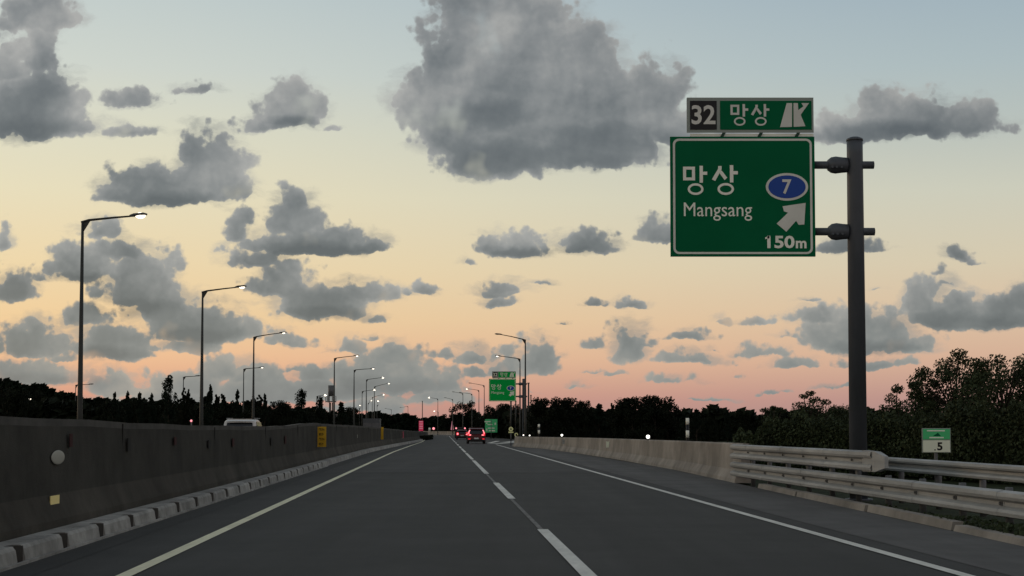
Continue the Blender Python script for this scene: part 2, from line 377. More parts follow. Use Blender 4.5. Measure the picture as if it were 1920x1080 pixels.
    def build(s, name, parent=None, loc=(0, 0, 0), bevel=0):
        me = bpy.data.meshes.new(name)
        me.from_pydata([tuple(v) for v in s.v], [], s.f)
        for mn in s.mats: me.materials.append(MT[mn])
        me.polygons.foreach_set('material_index', s.mi)
        me.polygons.foreach_set('use_smooth', s.smooth)
        me.update(); me.validate()
        o = bpy.data.objects.new(name, me); COL.objects.link(o); o.location = loc
        if parent: o.parent = parent
        if bevel:
            b = o.modifiers.new('bevel', 'BEVEL'); b.width = bevel; b.segments = 2; b.limit_method = 'ANGLE'
        return o
def tag(o, label=None, cat=None, group=None, kind=None):
    if label: o['label'] = label
    if cat: o['category'] = cat
    if group: o['group'] = group
    if kind: o['kind'] = kind
    return o
def empty(name, loc, rz=0, **k):
    o = bpy.data.objects.new(name, None); COL.objects.link(o); o.location = loc; o.rotation_euler = (0, 0, rz)
    o.empty_display_size = .3
    return tag(o, **k)
def copy_tree(o, parent=None):
    c = o.copy(); COL.objects.link(c); c.parent = parent
    for ch in [x for x in o.children]: copy_tree(ch, c)
    return c
def lerp_tab(tab, y):
    if y <= tab[0][0]: return tab[0][1]
    for (a, b), (c, d) in zip(tab, tab[1:]):
        if y <= c: return b + (d - b) * (y - a) / (c - a)
    return tab[-1][1]

# ------------------------------------------------------------------ road geometry (metres; the road runs slightly left of straight ahead, then bends left)
def C(Y): return -.045 * Y - (.00104 * (Y - 330) ** 2 if Y > 330 else 0)
def LW(y):                                   # the median drifts towards the lanes far ahead
    t = [(100, 0), (138, .75), (192, 2.1), (400, 2.1)]
    if y <= 100: return 0
    for (a, b), (c, d) in zip(t, t[1:]):
        if y <= c: return b + (d - b) * (y - a) / (c - a)
    return 2.1
def frange(a, b, d):
    n = max(1, int(math.ceil((b - a) / d))); return [a + (b - a) * i / n for i in range(n + 1)]
def strip(name, yl, o0, o1, z, mt, zt=None):          # ground sheet between two offsets from the centre line
    f0 = o0 if callable(o0) else (lambda y: o0); f1 = o1 if callable(o1) else (lambda y: o1)
    m = MB(mt); 
    for y in yl:
        m.v += [Vector((C(y) + f0(y), y, z)), Vector((C(y) + f1(y), y, z))]
    for i in range(len(yl) - 1): m.face([2 * i, 2 * i + 1, 2 * i + 3, 2 * i + 2], 0)
    return m

# ================================================================== SETTING
YF = frange(-12, 60, 6) + frange(66, 330, 12) + frange(340, 560, 8)
g = MB('grass'); g.v += [Vector((-900, -60, -.06)), Vector((900, -60, -.06)), Vector((900, 2500, -.06)), Vector((-900, 2500, -.06))]
g.face([0, 1, 2, 3], 0); tag(g.build('ground'), kind='structure')
def right_edge(y): return lerp_tab([(-12, 7.2), (20, 7.35), (43, 8.1), (60, 8.55), (100, 8.3), (134, 7.4), (150, 11.5), (175, 15), (230, 10.5), (330, 8.3)], y)
tag(strip('road', YF, -5.0, right_edge, 0, 'asphalt').build('road'), kind='structure')
tag(strip('opposite_road', YF, -14.2, -5.6, 0.0, 'asphalt').build('opposite_road'), kind='structure')
SH = [y for y in YF if y <= 134]
tag(strip('s', SH, 5.75, lambda y: right_edge(y) - .02, .004, 'asphalt_old').build('hard_shoulder'), kind='structure')
tag(strip('s', [y for y in YF if y <= 130], lambda y: -4.98 + LW(y), lambda y: -4.15 + LW(y), .004, 'asphalt_dark').build('gutter_strip'), kind='structure')
far = [y for y in YF if y >= 54]
tag(strip('s', [53] + far, lambda y: -4.1 + LW(y), lambda y: right_edge(y) - .02 if y > 134 else 5.7, .004, 'asphalt_mid').build('road_resurfacing'), kind='structure')

lm = strip('l', YF, lambda y: -3.28 + min(.8, LW(y) * .45), lambda y: -3.12 + min(.8, LW(y) * .45), .010, 'paint_yellow'); tag(lm.build('left_edge_line'), kind='structure')
YR = [y for y in YF if y <= 150]
tag(strip('l', YR, lambda y: 5.22 - .0006 * y, lambda y: 5.37 - .0006 * y, .010, 'paint_white').build('right_edge_line'), kind='structure')
tag(strip('l', YF, 1.43, 1.50, .007, 'paint_worn').build('lane_joint'), kind='structure')
dm = MB('paint_white')
for a, L in [(13.2, 9.7), (33.0, 9.8), (51.5, 22), (76, 20), (99, 20)] + [(122 + 19.9 * k, 12) for k in range(18)]:
    ys = frange(a, a + L, 5); b = len(dm.v)
    for y in ys: dm.v += [Vector((C(y) + 1.40, y, .011)), Vector((C(y) + 1.56, y, .011))]
    for i in range(len(ys) - 1): dm.face([b + 2 * i, b + 2 * i + 1, b + 2 * i + 3, b + 2 * i + 2], 0)
tag(dm.build('lane_dashes'), kind='structure')
gm = MB('paint_white')                      # gore markings where the exit ramp leaves
def quad(m, pts, z): b = len(m.v); m.v.extend([Vector((x, y, z)) for x, y in pts]); m.face([b, b + 1, b + 2, b + 3], 0)
def gp(px, py): Y = YG(py); return (XZ(px, py, Y)[0], Y)
quad(gm, [gp(912, 832.5), gp(940, 832), gp(1000, 827.5), gp(992, 827)], .012)
quad(gm, [gp(912, 831), gp(922, 831), gp(938, 827), gp(930, 827)], .012)
quad(gm, [gp(938, 829.5), gp(955, 829.2), gp(985, 825.5), gp(975, 825.3)], .012)
tag(gm.build('gore_markings'), kind='structure')

# far wooded hill on the left horizon
hm = MB('leaf_b')
prof = [(-70, 690), (0, 716), (40, 722), (80, 729), (110, 741), (150, 750), (210, 752), (300, 760), (480, 768), (600, 774), (760, 784), (900, 790), (1100, 786), (1300, 787), (1600, 787), (2000, 780)]
random.seed(5)
N = 260; rows = []
for i in range(N + 1):
    px = -120 + 2160 * i / N
    top = lerp_tab(prof, px) + random.uniform(-1.6, 1.6)
    x, z = XZ(px, top, 620); rows.append((x, z))
secs = [[(x * .93, 575, -.5), (x * .97, 600, z * .72), (x, 620, z), (x * 1.05, 650, z * .9), (x * 1.1, 690, -.5)] for x, z in rows]
hm.loft(secs, closed=False, cap=False, sm=False)
tag(hm.build('hill'), kind='structure')

# ================================================================== MEDIAN BARRIER, KERB
WT = [(0, 1.64), (18, 1.64), (22, 1.62), (32, 1.56), (44, 1.56), (52, 1.60), (57, 1.68), (62, 1.73), (96, 1.70), (130, 1.55), (163, 1.38), (225, 1.10), (330, .95)]
random.seed(2)
wb = MB('concrete_sooty', 'coping', 'soot', 'concrete_dusty')
yl = frange(-10, 330, 3)
secs = []
for y in yl:
    h = lerp_tab(WT, y) + .012 * math.sin(y * .9) + random.uniform(-.006, .006); x = C(y) - 5.0 + LW(y)
    secs.append([(x - .58, y, 0), (x, y, 0), (x - .03, y, .30), (x - .16, y, .62), (x - .20, y, h - .10), (x - .20, y, h), (x - .42, y, h), (x - .42, y, .62)])
n = 8; b = 0
for r in secs: wb.v += [Vector(p) for p in r]
for i in range(len(secs) - 1):
    for k in range(n):
        a, c = i * n, (i + 1) * n
        wb.face([a + k, a + (k + 1) % n, c + (k + 1) % n, c + k], 1 if k in (4, 5) else 3 if k in (0, 1, 2) else 0)
wb.face(list(range(n)), 0); wb.face([len(secs) * n - n + i for i in range(n)][::-1], 0)
for y in frange(15, 320, 10.2):              # open joints between wall panels
    h = lerp_tab(WT, y); wb.box((C(y) - 5.193 + LW(y), y, h / 2 + .3), (.02, .035, h - .66), 'soot')
tag(wb.build('median_wall'), 'long soot-stained concrete median wall along the left of the road', 'barrier wall')

kb = MB('kerb')
def kerb_sec(y, front, top=.20): x = C(y) - 4.98 + LW(y); return [(x, y, 0), (x + front, y, 0), (x + front - .05, y, top), (x, y, top + .01)]
kb.loft([kerb_sec(y, .22) for y in frange(-6, 62, 4)])
y = -5.2; random.seed(8)
while y < 61:
    def blk(yy, f=.34, t=.205):
        x = C(yy) - 4.775; return [(x, yy, .0), (x + .165, yy, 0), (x + .135, yy, t - .04), (x + .10, yy, t), (x, yy, t)]
    L = 1.74 + random.uniform(-.06, .03)
    kb.loft([blk(y, t=.202), blk(y + L)])
    kb.box((C(y + L + .13) - 4.76, y + L + .14, .105), (.05, .26, .195), 'kerb_dark', rz=.045)  # darker liner filling the drainage notch
    kb.box((C(y) - 4.70, y - .004, .098), (.11, .012, .19), 'kerb_dark', rz=.045)  # darker plate on the block end inside the notch
    y += 2.04
kb.loft([kerb_sec(y, .34) for y in frange(62, 205, 6)])
kb.loft([[(C(y) - 4.6, y, 0), (C(y) - 4.56, y, 0), (C(y) - 4.56, y, .035), (C(y) - 4.6, y, .035)] for y in (-6, 62)])
tag(kb.build('median_kerb'), 'pale concrete kerb with drainage notches at the foot of the median wall', 'kerb')

# ================================================================== RIGHT BARRIER
rb = MB('concrete', 'coping')
def RB(y): return lerp_tab([(42.9, 8.08), (56.5, 8.5), (75, 8.6), (95, 8.35), (116, 7.75), (126, 6.9), (134, 6.05)], y)
def RH(y): return lerp_tab([(42.9, 1.09), (60, 1.05), (90, .98), (116, .90), (134, .86)], y)
secs = []
for y in frange(42.9, 134, 2.6):
    x = C(y) + RB(y); h = RH(y)
    secs.append([(x + .58, y, 0), (x, y, 0), (x + .02, y, .10), (x + .17, y, .34), (x + .22, y, h - .04), (x + .25, y, h), (x + .42, y, h), (x + .45, y, .3)][::-1])
rb.loft(secs)
tag(rb.build('roadside_wall', bevel=0), 'long buff concrete parapet wall along the right shoulder', 'barrier wall')
def RB2(y): return C(y) + lerp_tab([(175, 15.2), (230, 10.8), (330, 8.6)], y)
fb = MB('concrete'); secs = []
for y in frange(300, 560, 6):
    x = RB2(y); secs.append([(x + .5, y, 0), (x, y, 0), (x + .15, y, .3), (x + .2, y, .95), (x + .4, y, .95), (x + .5, y, .3)][::-1])
fb.loft(secs)
tag(fb.build('distant_barrier'), 'low pale barrier crossing the view where the road bends left far ahead', 'barrier wall')

# ================================================================== GUARD RAILS (W beam)
def wbeam(m, path, z0, h, mt='galv', d=.105, face=-1):
    prof = [(0, 0), (d * .9, .07), (d, .20), (d * .85, .31), (-.01, .42), (-.01, .56), (d * .85, .67), (d, .78), (d * .9, .93), (0, 1.0)]
    secs = []
    for x, y, dz in path:
        f = [(x + face * a, y, z0 + dz + b * h) for a, b in prof]; bk = [(x + face * (a - .006) + .0, y, z0 + dz + b * h) for a, b in prof][::-1]
        secs.append(f + bk)
    m.loft(secs, mt)
gx = lambda y: 8.52 - .0553 * y                   # rail line: (7.3, 22) .. (6.14, 43)
gr = empty('guard_rail', (gx(30), 30, 0), label='double steel guard rail running on from the end of the buff parapet wall', cat='guard rail')
o = Vector(gr.location)
def rel(m): m.v = [v - o for v in m.v]; return m
m = MB('galv'); wbeam(m, [(gx(y), y, 0) for y in frange(5, 43, 4)], .185, .40); rel(m).build('lower_beam', gr)
m = MB('galv'); wbeam(m, [(gx(y), y, 0) for y in frange(29.4, 43, 3)], .67, .40)
m.v += []; rel(m).build('upper_beam', gr)
m = MB('galv'); x = gx(29)
m.loft([[(x - .115, 30.1, .665), (x + .01, 30.1, .665), (x + .01, 30.1, 1.075), (x - .115, 30.1, 1.075)], [(x - .09, 29.2, .68), (x + .03, 29.2, .68), (x + .03, 29.2, 1.06), (x - .09, 29.2, 1.06)],
        [(x - .02, 28.7, .76), (x + .05, 28.7, .76), (x + .05, 28.7, .98), (x - .02, 28.7, .98)]]); rel(m).build('end_terminal', gr)
for y in frange(7, 41, 2.0):
    m = MB('galv_dark'); x = gx(y) + .12; h = 1.06 if y > 29 else .62
    m.tube([(x, y, -.1), (x, y, h)], .06, 10); m.box((x - .08, y, .385), (.10, .10, .30)); pst = rel(m).build('post', gr)
    for zb_ in ((.385, .87) if y > 29 else (.385,)):
        m = MB('galv_dark'); m.tube([(gx(y) - .0, y, zb_), (gx(y) - .035, y, zb_)], .022, 8); rel(m).build('bolt', pst)
for y, zz in ((10.9, .185), (14.9, .185), (18.9, .185), (22.9, .185), (26.9, .185), (30.9, .185), (34.9, .185), (38.9, .185), (32.9, .67), (36.9, .67), (40.9, .67)):
    m = MB('galv'); wbeam(m, [(gx(y + t) - .006, y + t, 0) for t in (0, .34)], zz - .004, .408); rel(m).build('lap_joint', gr)
gx2 = lambda y: 8.0 + (33.5 - y) * .0375
gr2 = empty('guard_rail', (gx2(28), 28, 0), label='single guard rail standing behind the double rail, nearest the small green and white board', cat='guard rail')
o = Vector(gr2.location)
m = MB('galv'); wbeam(m, [(gx2(y), y, 0) for y in frange(8, 34, 3)], .60, .29); rel(m).build('beam', gr2)
for y in (10, 13, 16, 19, 22, 25, 27.5, 30, 32.5):
    m = MB('galv_dark'); m.tube([(gx2(y) + .12, y, -.1), (gx2(y) + .12, y, .88)], .06, 10); rel(m).build('post', gr2)
# kerb under the rail
m = MB('concrete')
def rk(y): return lerp_tab([(5, 6.75), (19.5, 6.46), (39, 6.22), (42.5, 6.16)], y)
segs = [(5, 11.9), (12, 17.9), (18, 22.6), (22.8, 27.9), (28.0, 34.2), (34.4, 39.2)]
random.seed(4)
for a, b in segs:
    t = .11 + random.uniform(-.02, .02); s_ = random.uniform(-.03, .03)
    m.loft([[(rk(y) + s_ + .2, y, 0), (rk(y) + s_, y, 0), (rk(y) + s_ + .03, y, t), (rk(y) + s_ + .2, y, t)][::-1] for y in (a, (a + b) / 2, b)])
tag(m.build('verge_kerb'), 'low broken concrete kerb on the ground under the double guard rail', 'kerb')

# ================================================================== SIGNS
def hangul(m, which, x0, x1, z0, z1, y, mt, th=.008):
    W_, H_ = x1 - x0, z1 - z0; X = lambda a: x0 + a * W_; Z = lambda a: z0 + a * H_
    def pl(p): m.prism([(X(a), Z(b)) for a, b in p], y - th, y, mt)
    if which == 'mang':
        pl([(.03, .97), (.50, .97), (.50, .87), (.03, .87)]); pl([(.03, .60), (.50, .60), (.50, .50), (.03, .50)])
        pl([(.03, .87), (.15, .87), (.15, .60), (.03, .60)]); pl([(.38, .87), (.50, .87), (.50, .60), (.38, .60)])
    else:
        pl([(.24, .97), (.37, .97), (.37, .86), (.13, .47), (.0, .52), (.24, .88)]); pl([(.34, .84), (.41, .78), (.58, .58), (.48, .50), (.30, .72)])
    pl([(.68, 1.0), (.81, 1.0), (.81, .80), (.98, .80), (.98, .69), (.81, .69), (.81, .42), (.68, .42)])
    m.ringp(X(.52), Z(.20), .31 * W_, .20 * H_, .085 * W_ * 1.05, y - th, y, mt)
def exit_sign(loc, scale, label, dist, far=False):
    """cantilever direction sign; local units: zoomed photo pixels, x right, z up, relative to the post foot"""
    S = scale; root = empty('direction_sign', loc, label=label, cat='road sign', group='green exit signs on cantilever posts')
    gz = 'sgreen_far' if far else 'sgreen'; wz = 'swhite_far' if far else 'swhite'; gy = 'swhite_far' if far else 'sgrey'
    px0 = 1215.0
    ground = exit_sign.foot
    X = lambda a: (a - px0) * S; Z = lambda b: (ground - b) * S
    m = MB('sign_post'); r = 47 * S
    m.tube([(0, 0, 0), (0, 0, Z(400)), (0, 0, Z(326))], [r * 1.12, r, r], 24, cap=True)
    m.tube([(0, 0, 0.0), (0, 0, .05)], r * 1.7, 24); m.build('post', root)
    m = MB('sign_post'); m.tube([(0, 0, Z(326)), (0, 0, Z(314)), (0, 0, Z(304))], [r * 1.06, r * 1.02, r * .6], 24); m.build('post_cap', root)
    for zz in (470, 867):
        m = MB('sign_post'); m.tube([(X(955), 0, Z(zz)), (X(1326), 0, Z(zz))], 23 * S, 16); a = m.build('arm', root)
        m = MB('sign_post'); m.tube([(X(1052), 0, Z(zz)), (X(1072), 0, Z(zz)), (X(1100), 0, Z(zz)), (X(1140), 0, Z(zz)), (X(1168), 0, Z(zz))], [30 * S, 46 * S, 51 * S, 46 * S, 44 * S], 18)
        for ax in (1070, 1096, 1125): m.tube([(X(ax), -58 * S, Z(zz) - 20 * S), (X(ax), 58 * S, Z(zz) - 20 * S)], 7 * S, 8)
        m.build('flange', a)
        m = MB('galv_dark')
        for bx in (200, 540, 880): m.box((X(bx), -.02, Z(zz)), (26 * S, .16, 60 * S))
        m.tube([(X(130), .03, Z(zz)), (X(958), .03, Z(zz))], 16 * S, 12); m.build('mounting_rail', a)
    yb, yf = -.11, -.15
    m = MB(gz); P4 = lambda a, b, c, d: [(X(a), Z(b)), (X(c), Z(b)), (X(c), Z(d)), (X(a), Z(d))]
    m.prism(P4(117, 308, 968, 1018), yf, yb); m.box((X(542), yb + .012, Z(663)), (853 * S, .02, 712 * S), 'sback'); pan = m.build('main_panel', root)
    m = MB(gy)
    bo = []
    for (cx, cz, a0) in ((165, 352, 180), (918, 352, 90), (918, 972, 0), (165, 972, -90)):
        pass
    def rr(a, b, c, d, r_):
        p = []
        for cx, cz, a0 in ((a + r_, b + r_, 180), (c - r_, b + r_, 90), (c - r_, d - r_, 0), (a + r_, d - r_, -90)):
            for k in range(6):
                t = R(a0 - 90 * k / 5); p.append((X(cx + r_ * math.cos(t)), Z(cz - r_ * math.sin(t))))
        return p
    ou, inn = rr(131, 320, 952, 1005, 34), rr(144, 333, 939, 993, 24); b = len(m.v); n = len(ou)
    for p, q in zip(ou, inn): m.v += [Vector((p[0], yf - .006, p[1])), Vector((q[0], yf - .006, q[1]))]
    for i in range(n): j = (i + 1) % n; m.face([b + 2 * i, b + 2 * i + 1, b + 2 * j + 1, b + 2 * j], 0)
    m.build('border', pan)
    m = MB(wz); hangul(m, 'mang', X(186), X(336), Z(655), Z(482), yf, wz); hangul(m, 'sang', X(360), X(517), Z(655), Z(478), yf, wz); m.build('place_name', pan)
    m = MB(gy); m.text('Mangsang', X(194), X(596), Z(808), Z(700), yf, wz, bold=0); m.build('romanised_name', pan)
    m = MB(gy); m.prism([(X(803) + 125 * S * math.cos(t), Z(607) + 82 * S * math.sin(t)) for t in [2 * math.pi * k / 40 for k in range(40)]], yf - .008, yf)
    m.prism([(X(803) + 110 * S * math.cos(t), Z(607) + 68 * S * math.sin(t)) for t in [2 * math.pi * k / 40 for k in range(40)]], yf - .013, yf - .008, 'sblue')
    m.text('7', X(775), X(829), Z(650), Z(563), yf - .013, gy, bold=.02); m.build('route_shield', pan)
    m = MB(gy); m.prism([(X(a), Z(b)) for a, b in [(740, 825), (808, 760), (784, 752), (776, 722), (912, 702), (903, 830), (870, 832), (855, 808), (797, 873)]], yf - .008, yf); m.build('exit_arrow', pan)
    if dist:
        m = MB(wz); m.text('150', X(684), X(845), Z(971), Z(896), yf, wz, bold=.03); m.prism([(X(672), Z(917)), (X(672), Z(907)), (X(697), Z(896)), (X(697), Z(912))], yf - .006, yf, wz); m.text('m', X(852), X(915), Z(971), Z(926), yf, wz, bold=.03); m.build('distance_text', pan)
    m = MB('sframe'); m.prism(P4(217, 74, 965, 283), yf + .01, yb - .01)
    m.box((X(590), yb + .012, Z(178)), (748 * S, .02, 206 * S), 'sback'); ep = m.build('exit_panel', root)
    m = MB('sblack'); m.prism(P4(234, 94, 392, 266), yf, yf + .01); m.text('32', X(243), X(384), Z(235), Z(120), yf, gy, bold=.02); m.build('number_plate', ep)
    m = MB('sgreen_far' if far else 'sgreen'); m.prism(P4(412, 94, 953, 266), yf, yf + .01)
    hangul(m, 'mang', X(470), X(580), Z(243), Z(114), yf, gy); hangul(m, 'sang', X(594), X(705), Z(243), Z(114), yf, gy); m.build('name_plate', ep)
    m = MB(gy)
    m.prism([(X(a), Z(b)) for a, b in [(765, 252), (806, 108), (838, 108), (836, 250)]], yf - .008, yf)
    m.prism([(X(a), Z(b)) for a, b in [(846, 250), (846, 108), (872, 108), (874, 150), (905, 128), (893, 108), (938, 108), (888, 178), (915, 246)]], yf - .008, yf); m.build('exit_symbol', ep)
    m = MB('swhite'); m.box((X(600), yb + .02, Z(296)), (730 * S, .03, 14 * S)); m.build('joining_bar', root)
    for bx in (425, 645, 865):
        m = MB('sback'); m.loft([[(X(bx - 14), yf + .0, Z(309)), (X(bx + 6), yf, Z(309)), (X(bx + 6), yb, Z(309)), (X(bx - 14), yb, Z(309))], [(X(bx + 0), yf, Z(284)), (X(bx + 20), yf, Z(284)), (X(bx + 20), yb, Z(284)), (X(bx), yb, Z(284))]]); m.build('strut', root)
    return root
exit_sign.foot = 1
D1 = 32.6; sc1 = D1 / F / 3.177 * 1.012
# foot of the post: where z = 0 in the zoomed-pixel frame used above
xp, zp = XZ(1220 + 1215 / 3.177, 160 + 326 / 3.177, D1)
exit_sign.foot = 326 + zp / sc1
exit_sign((xp, D1, -.02), sc1, 'large green exit sign reading Mangsang 150m on a thick steel post at right', True)
D2 = 182.0; sc2 = 43.0 / 247 * D2 / D1 * sc1 * 1.055
xp, zp = XZ(978.5 + 3.5, 707, D2); S2 = D2 / F / 14.4
# the far sign is the same design seen at 1/5.6 the size
sc2 = (50.0 / 268.5) * (D2 / D1) * sc1
xp, zp = XZ(982.0, 711, D2); exit_sign.foot = 326 + zp / sc2
exit_sign((xp, D2, -.02), sc2, 'smaller distant green exit sign without a distance, standing before the far tree line', False, far=True)

def plate_sign(name, px, py_top, py_bot, wpx, Y, post, label, cat, build, post_r=.035, rz=0, zfoot=0):
    x, zt = XZ(px, py_top, Y); _, zb = XZ(px, py_bot, Y); w = wpx / F * Y; h = zt - zb
    root = empty(name, (x, Y, zfoot), rz, label=label, cat=cat)
    if post: MB('galv_dark').tube([(0, .04, -.05), (0, .04, zt - zfoot - .05)], post_r, 10).build('post', root)
    build(root, w, h, zb - zfoot)
    return root
def b_marker(root, w, h, z):
    MB('sframe').box((0, -.01, z + h / 2), (w, .025, h)).build('panel', root, bevel=.01)
    m = MB('sgreen_lit'); m.box((0, -.03, z + h * .76), (w * .93, .01, h * .42))
    m.box((-.02 * w, -.037, z + h * .90), (w * .62, .004, h * .05), 'swhite'); m.box((0, -.037, z + h * .62), (w * .5, .004, h * .05), 'swhite')
    m.prism([(-.13 * w, z + h * .68), (.05 * w, z + h * .82), (.15 * w, z + h * .68)], -.038, -.034, 'sgreen'); m.build('green_band', root)
    m = MB('swhite_far'); m.box((0, -.03, z + h * .27), (w * .93, .01, h * .48)); m.text('5', w * .02, w * .20, z + h * .10, z + h * .43, -.035, 'sblack', bold=.03)
    m.box((-.06 * w, -.037, z + h * .12), (w * .04, .004, h * .05), 'sblack'); m.build('number_field', root)
plate_sign('distance_marker', 1755, 803, 849, 54, 36.5, True, 'small green and white distance board with a 5, behind the guard rail', 'road sign', b_marker, .04)
def b_green(root, w, h, z):
    MB('sgreen_lit').box((0, 0, z + h / 2), (w, .05, h)).build('panel', root)
    m = MB('swhite_far')
    for (a, b, c, d) in ((-.3, .82, .5, .08), (.33, .66, .12, .16), (-.36, .7, .1, .1), (-.1, .60, .4, .07), (0, .33, .55, .08), (-.36, .2, .1, .2), (.06, .14, .5, .09)): m.box((a * w, -.03, z + b * h), (c * w, .01, d * h))
    m.build('lettering', root)
plate_sign('guide_sign', 921, 786, 811, 23, 250, True, 'small bright green guide board low before the dark trees, right of the red cars', 'road sign', b_green, .09)
def b_round(root, w, h, z):
    m = MB('syelgreen'); m.prism([(w / 2 * math.cos(t), z + h * .68 + w / 2 * math.sin(t)) for t in [2 * math.pi * k / 24 for k in range(24)]], -.03, 0); m.build('disc', root)
    MB('sback').prism([(w * .17 * math.cos(t), z + h * .68 + w * .2 * math.sin(t)) for t in [2 * math.pi * k / 16 for k in range(16)]], -.035, -.03).build('symbol', root)
    MB('syelgreen').box((0, -.01, z + h * .14), (w * 1.1, .03, h * .22)).build('sub_plate', root)
plate_sign('round_sign', 958, 801, 812, 8.5, 140, True, 'pale round road sign on a thin post behind the end of the parapet wall', 'road sign', b_round, .04)
def b_curve(root, w, h, z):
    MB('sblack').box((0, .02, z + h / 2), (w * 1.05, .03, h * 1.1)).build('backing', root)
    m = MB('syelgreen'); p = []
    m.ringp(w * .08, z + h * .42, w * .46, h * .52, w * .24, -.02, 0, n=20); m.box((w * .30, -.035, z + h * .16), (w * .4, .03, h * .36), 'sblack'); m.build('arrow', root)
plate_sign('curve_sign', 967.5, 811, 818.5, 7.5, 136, True, 'small yellow curved arrow sign on top of the parapet wall end', 'road sign', b_curve, .03, zfoot=0)
def b_red(root, w, h, z):
    m = MB('sred'); m.box((0, 0, z + h / 2), (w, .25, h)); m.build('panel', root)
    m = MB('spink')
    for b in (.9, .68, .46, .26): m.box((0, -.14, z + b * h), (w * .8, .03, h * .09))
    m.build('lettering', root)
plate_sign('message_board', 789.5, 789, 808, 8, 260, True, 'narrow red lit board with pink text rows beyond the end of the median wall', 'road sign', b_red, .12)
def b_tri(root, w, h, z):
    m = MB('spink'); m.prism([(-w / 2, z), (w / 2, z), (w * .1, z + h), (-w * .1, z + h)], -.05, .05); m.build('panel', root)
    m = MB('syelgreen'); m.prism([(w * .05, z + h * .1), (w * .42, z + h * .1), (w * .1, z + h * .8)], -.07, -.052); m.build('chevron', root)
plate_sign('wedge_sign', 848, 789.5, 806, 6, 440, True, 'pale tapered warning sign with a yellow flash, left of the two red cars', 'road sign', b_tri, .1)

# plates fixed to the median wall
def wall_plate(name, pxc, pyt, pyb, wdt, mt, label, cat, facing=False, round_=False, group=None):
    # the wall face sits at C(Y)-5.2 : solve Y for the column
    lo, hi = 8.0, 300.0
    for _ in range(60):
        Y = (lo + hi) / 2; x = C(Y) - 5.17 + LW(Y)
        if x / Y * F + 960 < pxc: lo = Y
        else: hi = Y
    zt = XZ(pxc, pyt, Y)[1]; zb = XZ(pxc, pyb, Y)[1]; h = zt - zb; z = (zt + zb) / 2
    fx = C(Y) - 5.2 + LW(Y) + (.04 if z > .62 else .04 + (.62 - z) * .41)
    ang = R(90) - math.atan(.045)
    root = empty(name, (fx + .01, Y, z), 0, label=label, cat=cat, group=group)
    rz = math.atan(.045)
    m = MB(mt)
    if facing: m.box((wdt / 2, 0, 0), (wdt, .02, h), mt)
    elif round_:
        m.ball((0.0, 0, 0), (.015, wdt / 2, h / 2), mt, 16, 10)
    else: m.box((0, 0, 0), (.012, wdt, h), mt, rz=rz)
    m.build('face', root)
    return root, Y, h
r_, Yp, hp = wall_plate('wall_notice', 595, 800, 838, .36, 'syellow', 'upright yellow notice with four dark characters mounted on the median wall', 'notice', facing=True)
for k in range(4):
    m = MB('sblack'); zc = hp * (.36 - .24 * k); a = hp * .085
    for (y0, z0, dy, dz) in ((-.16, .6, .55, .16), (.0, 0, .6, .14), (-.25, .3, .13, .5), (.14, .3, .12, .5), (-.05, -.55, .5, .14), (.3 * (-1) ** k, -.2, .11, .7)):
        m.box((.18 + y0 * .3, -.014, zc + z0 * a), (dy * .26, .006, dz * a), 'sblack')
    m.build('character', r_)
wall_plate('wall_notice', 714, 801, 824, .20, 'syellow', 'small yellow plate on the median wall, farther along than the large yellow notice', 'notice', facing=True)
wall_plate('wall_delineator', 756, 809, 832, .5, 'sred', 'thin dull red marker strip on the far stretch of the median wall', 'delineator')
wall_plate('wall_reflector', 98, 929, 950, .46, 'sreflect', 'bright yellow rectangular reflector low on the near median wall', 'reflector', group='reflectors on the median wall')
wall_plate('wall_reflector', 108, 844, 871, .62, 'rreflect', 'pale round reflector above the yellow one on the near median wall', 'reflector', round_=True, group='reflectors on the median wall')
for i, (px, py) in enumerate(((132, 826), (241, 834), (328, 826), (392, 832), (437, 829), (509, 827), (535, 824))):
    wall_plate('wall_bracket', px, py - 7 - (6 if i < 2 else 0), py + 8 + (4 if i < 2 else 0), .16 + .05 * i, 'soot' if i % 2 else 'dull_red',
               ['dark smudged bracket right above the pale round reflector', 'dark reddish bracket high on the wall, between the first two lamp posts', 'faint dark bracket on the wall left of the second lamp post', 'small dull red bracket below and right of the second lamp post',
                'black bracket on the wall beneath the white vehicle roof', 'black bracket on the wall right of the white vehicle', 'dull red bracket nearest the large yellow notice'][i], 'bracket', group='dark brackets on the median wall')
wall_plate('wall_reflector', 670, 815, 821, .3, 'rreflect', 'faint grey reflector on the wall between the two yellow plates', 'reflector', group='reflectors on the median wall')

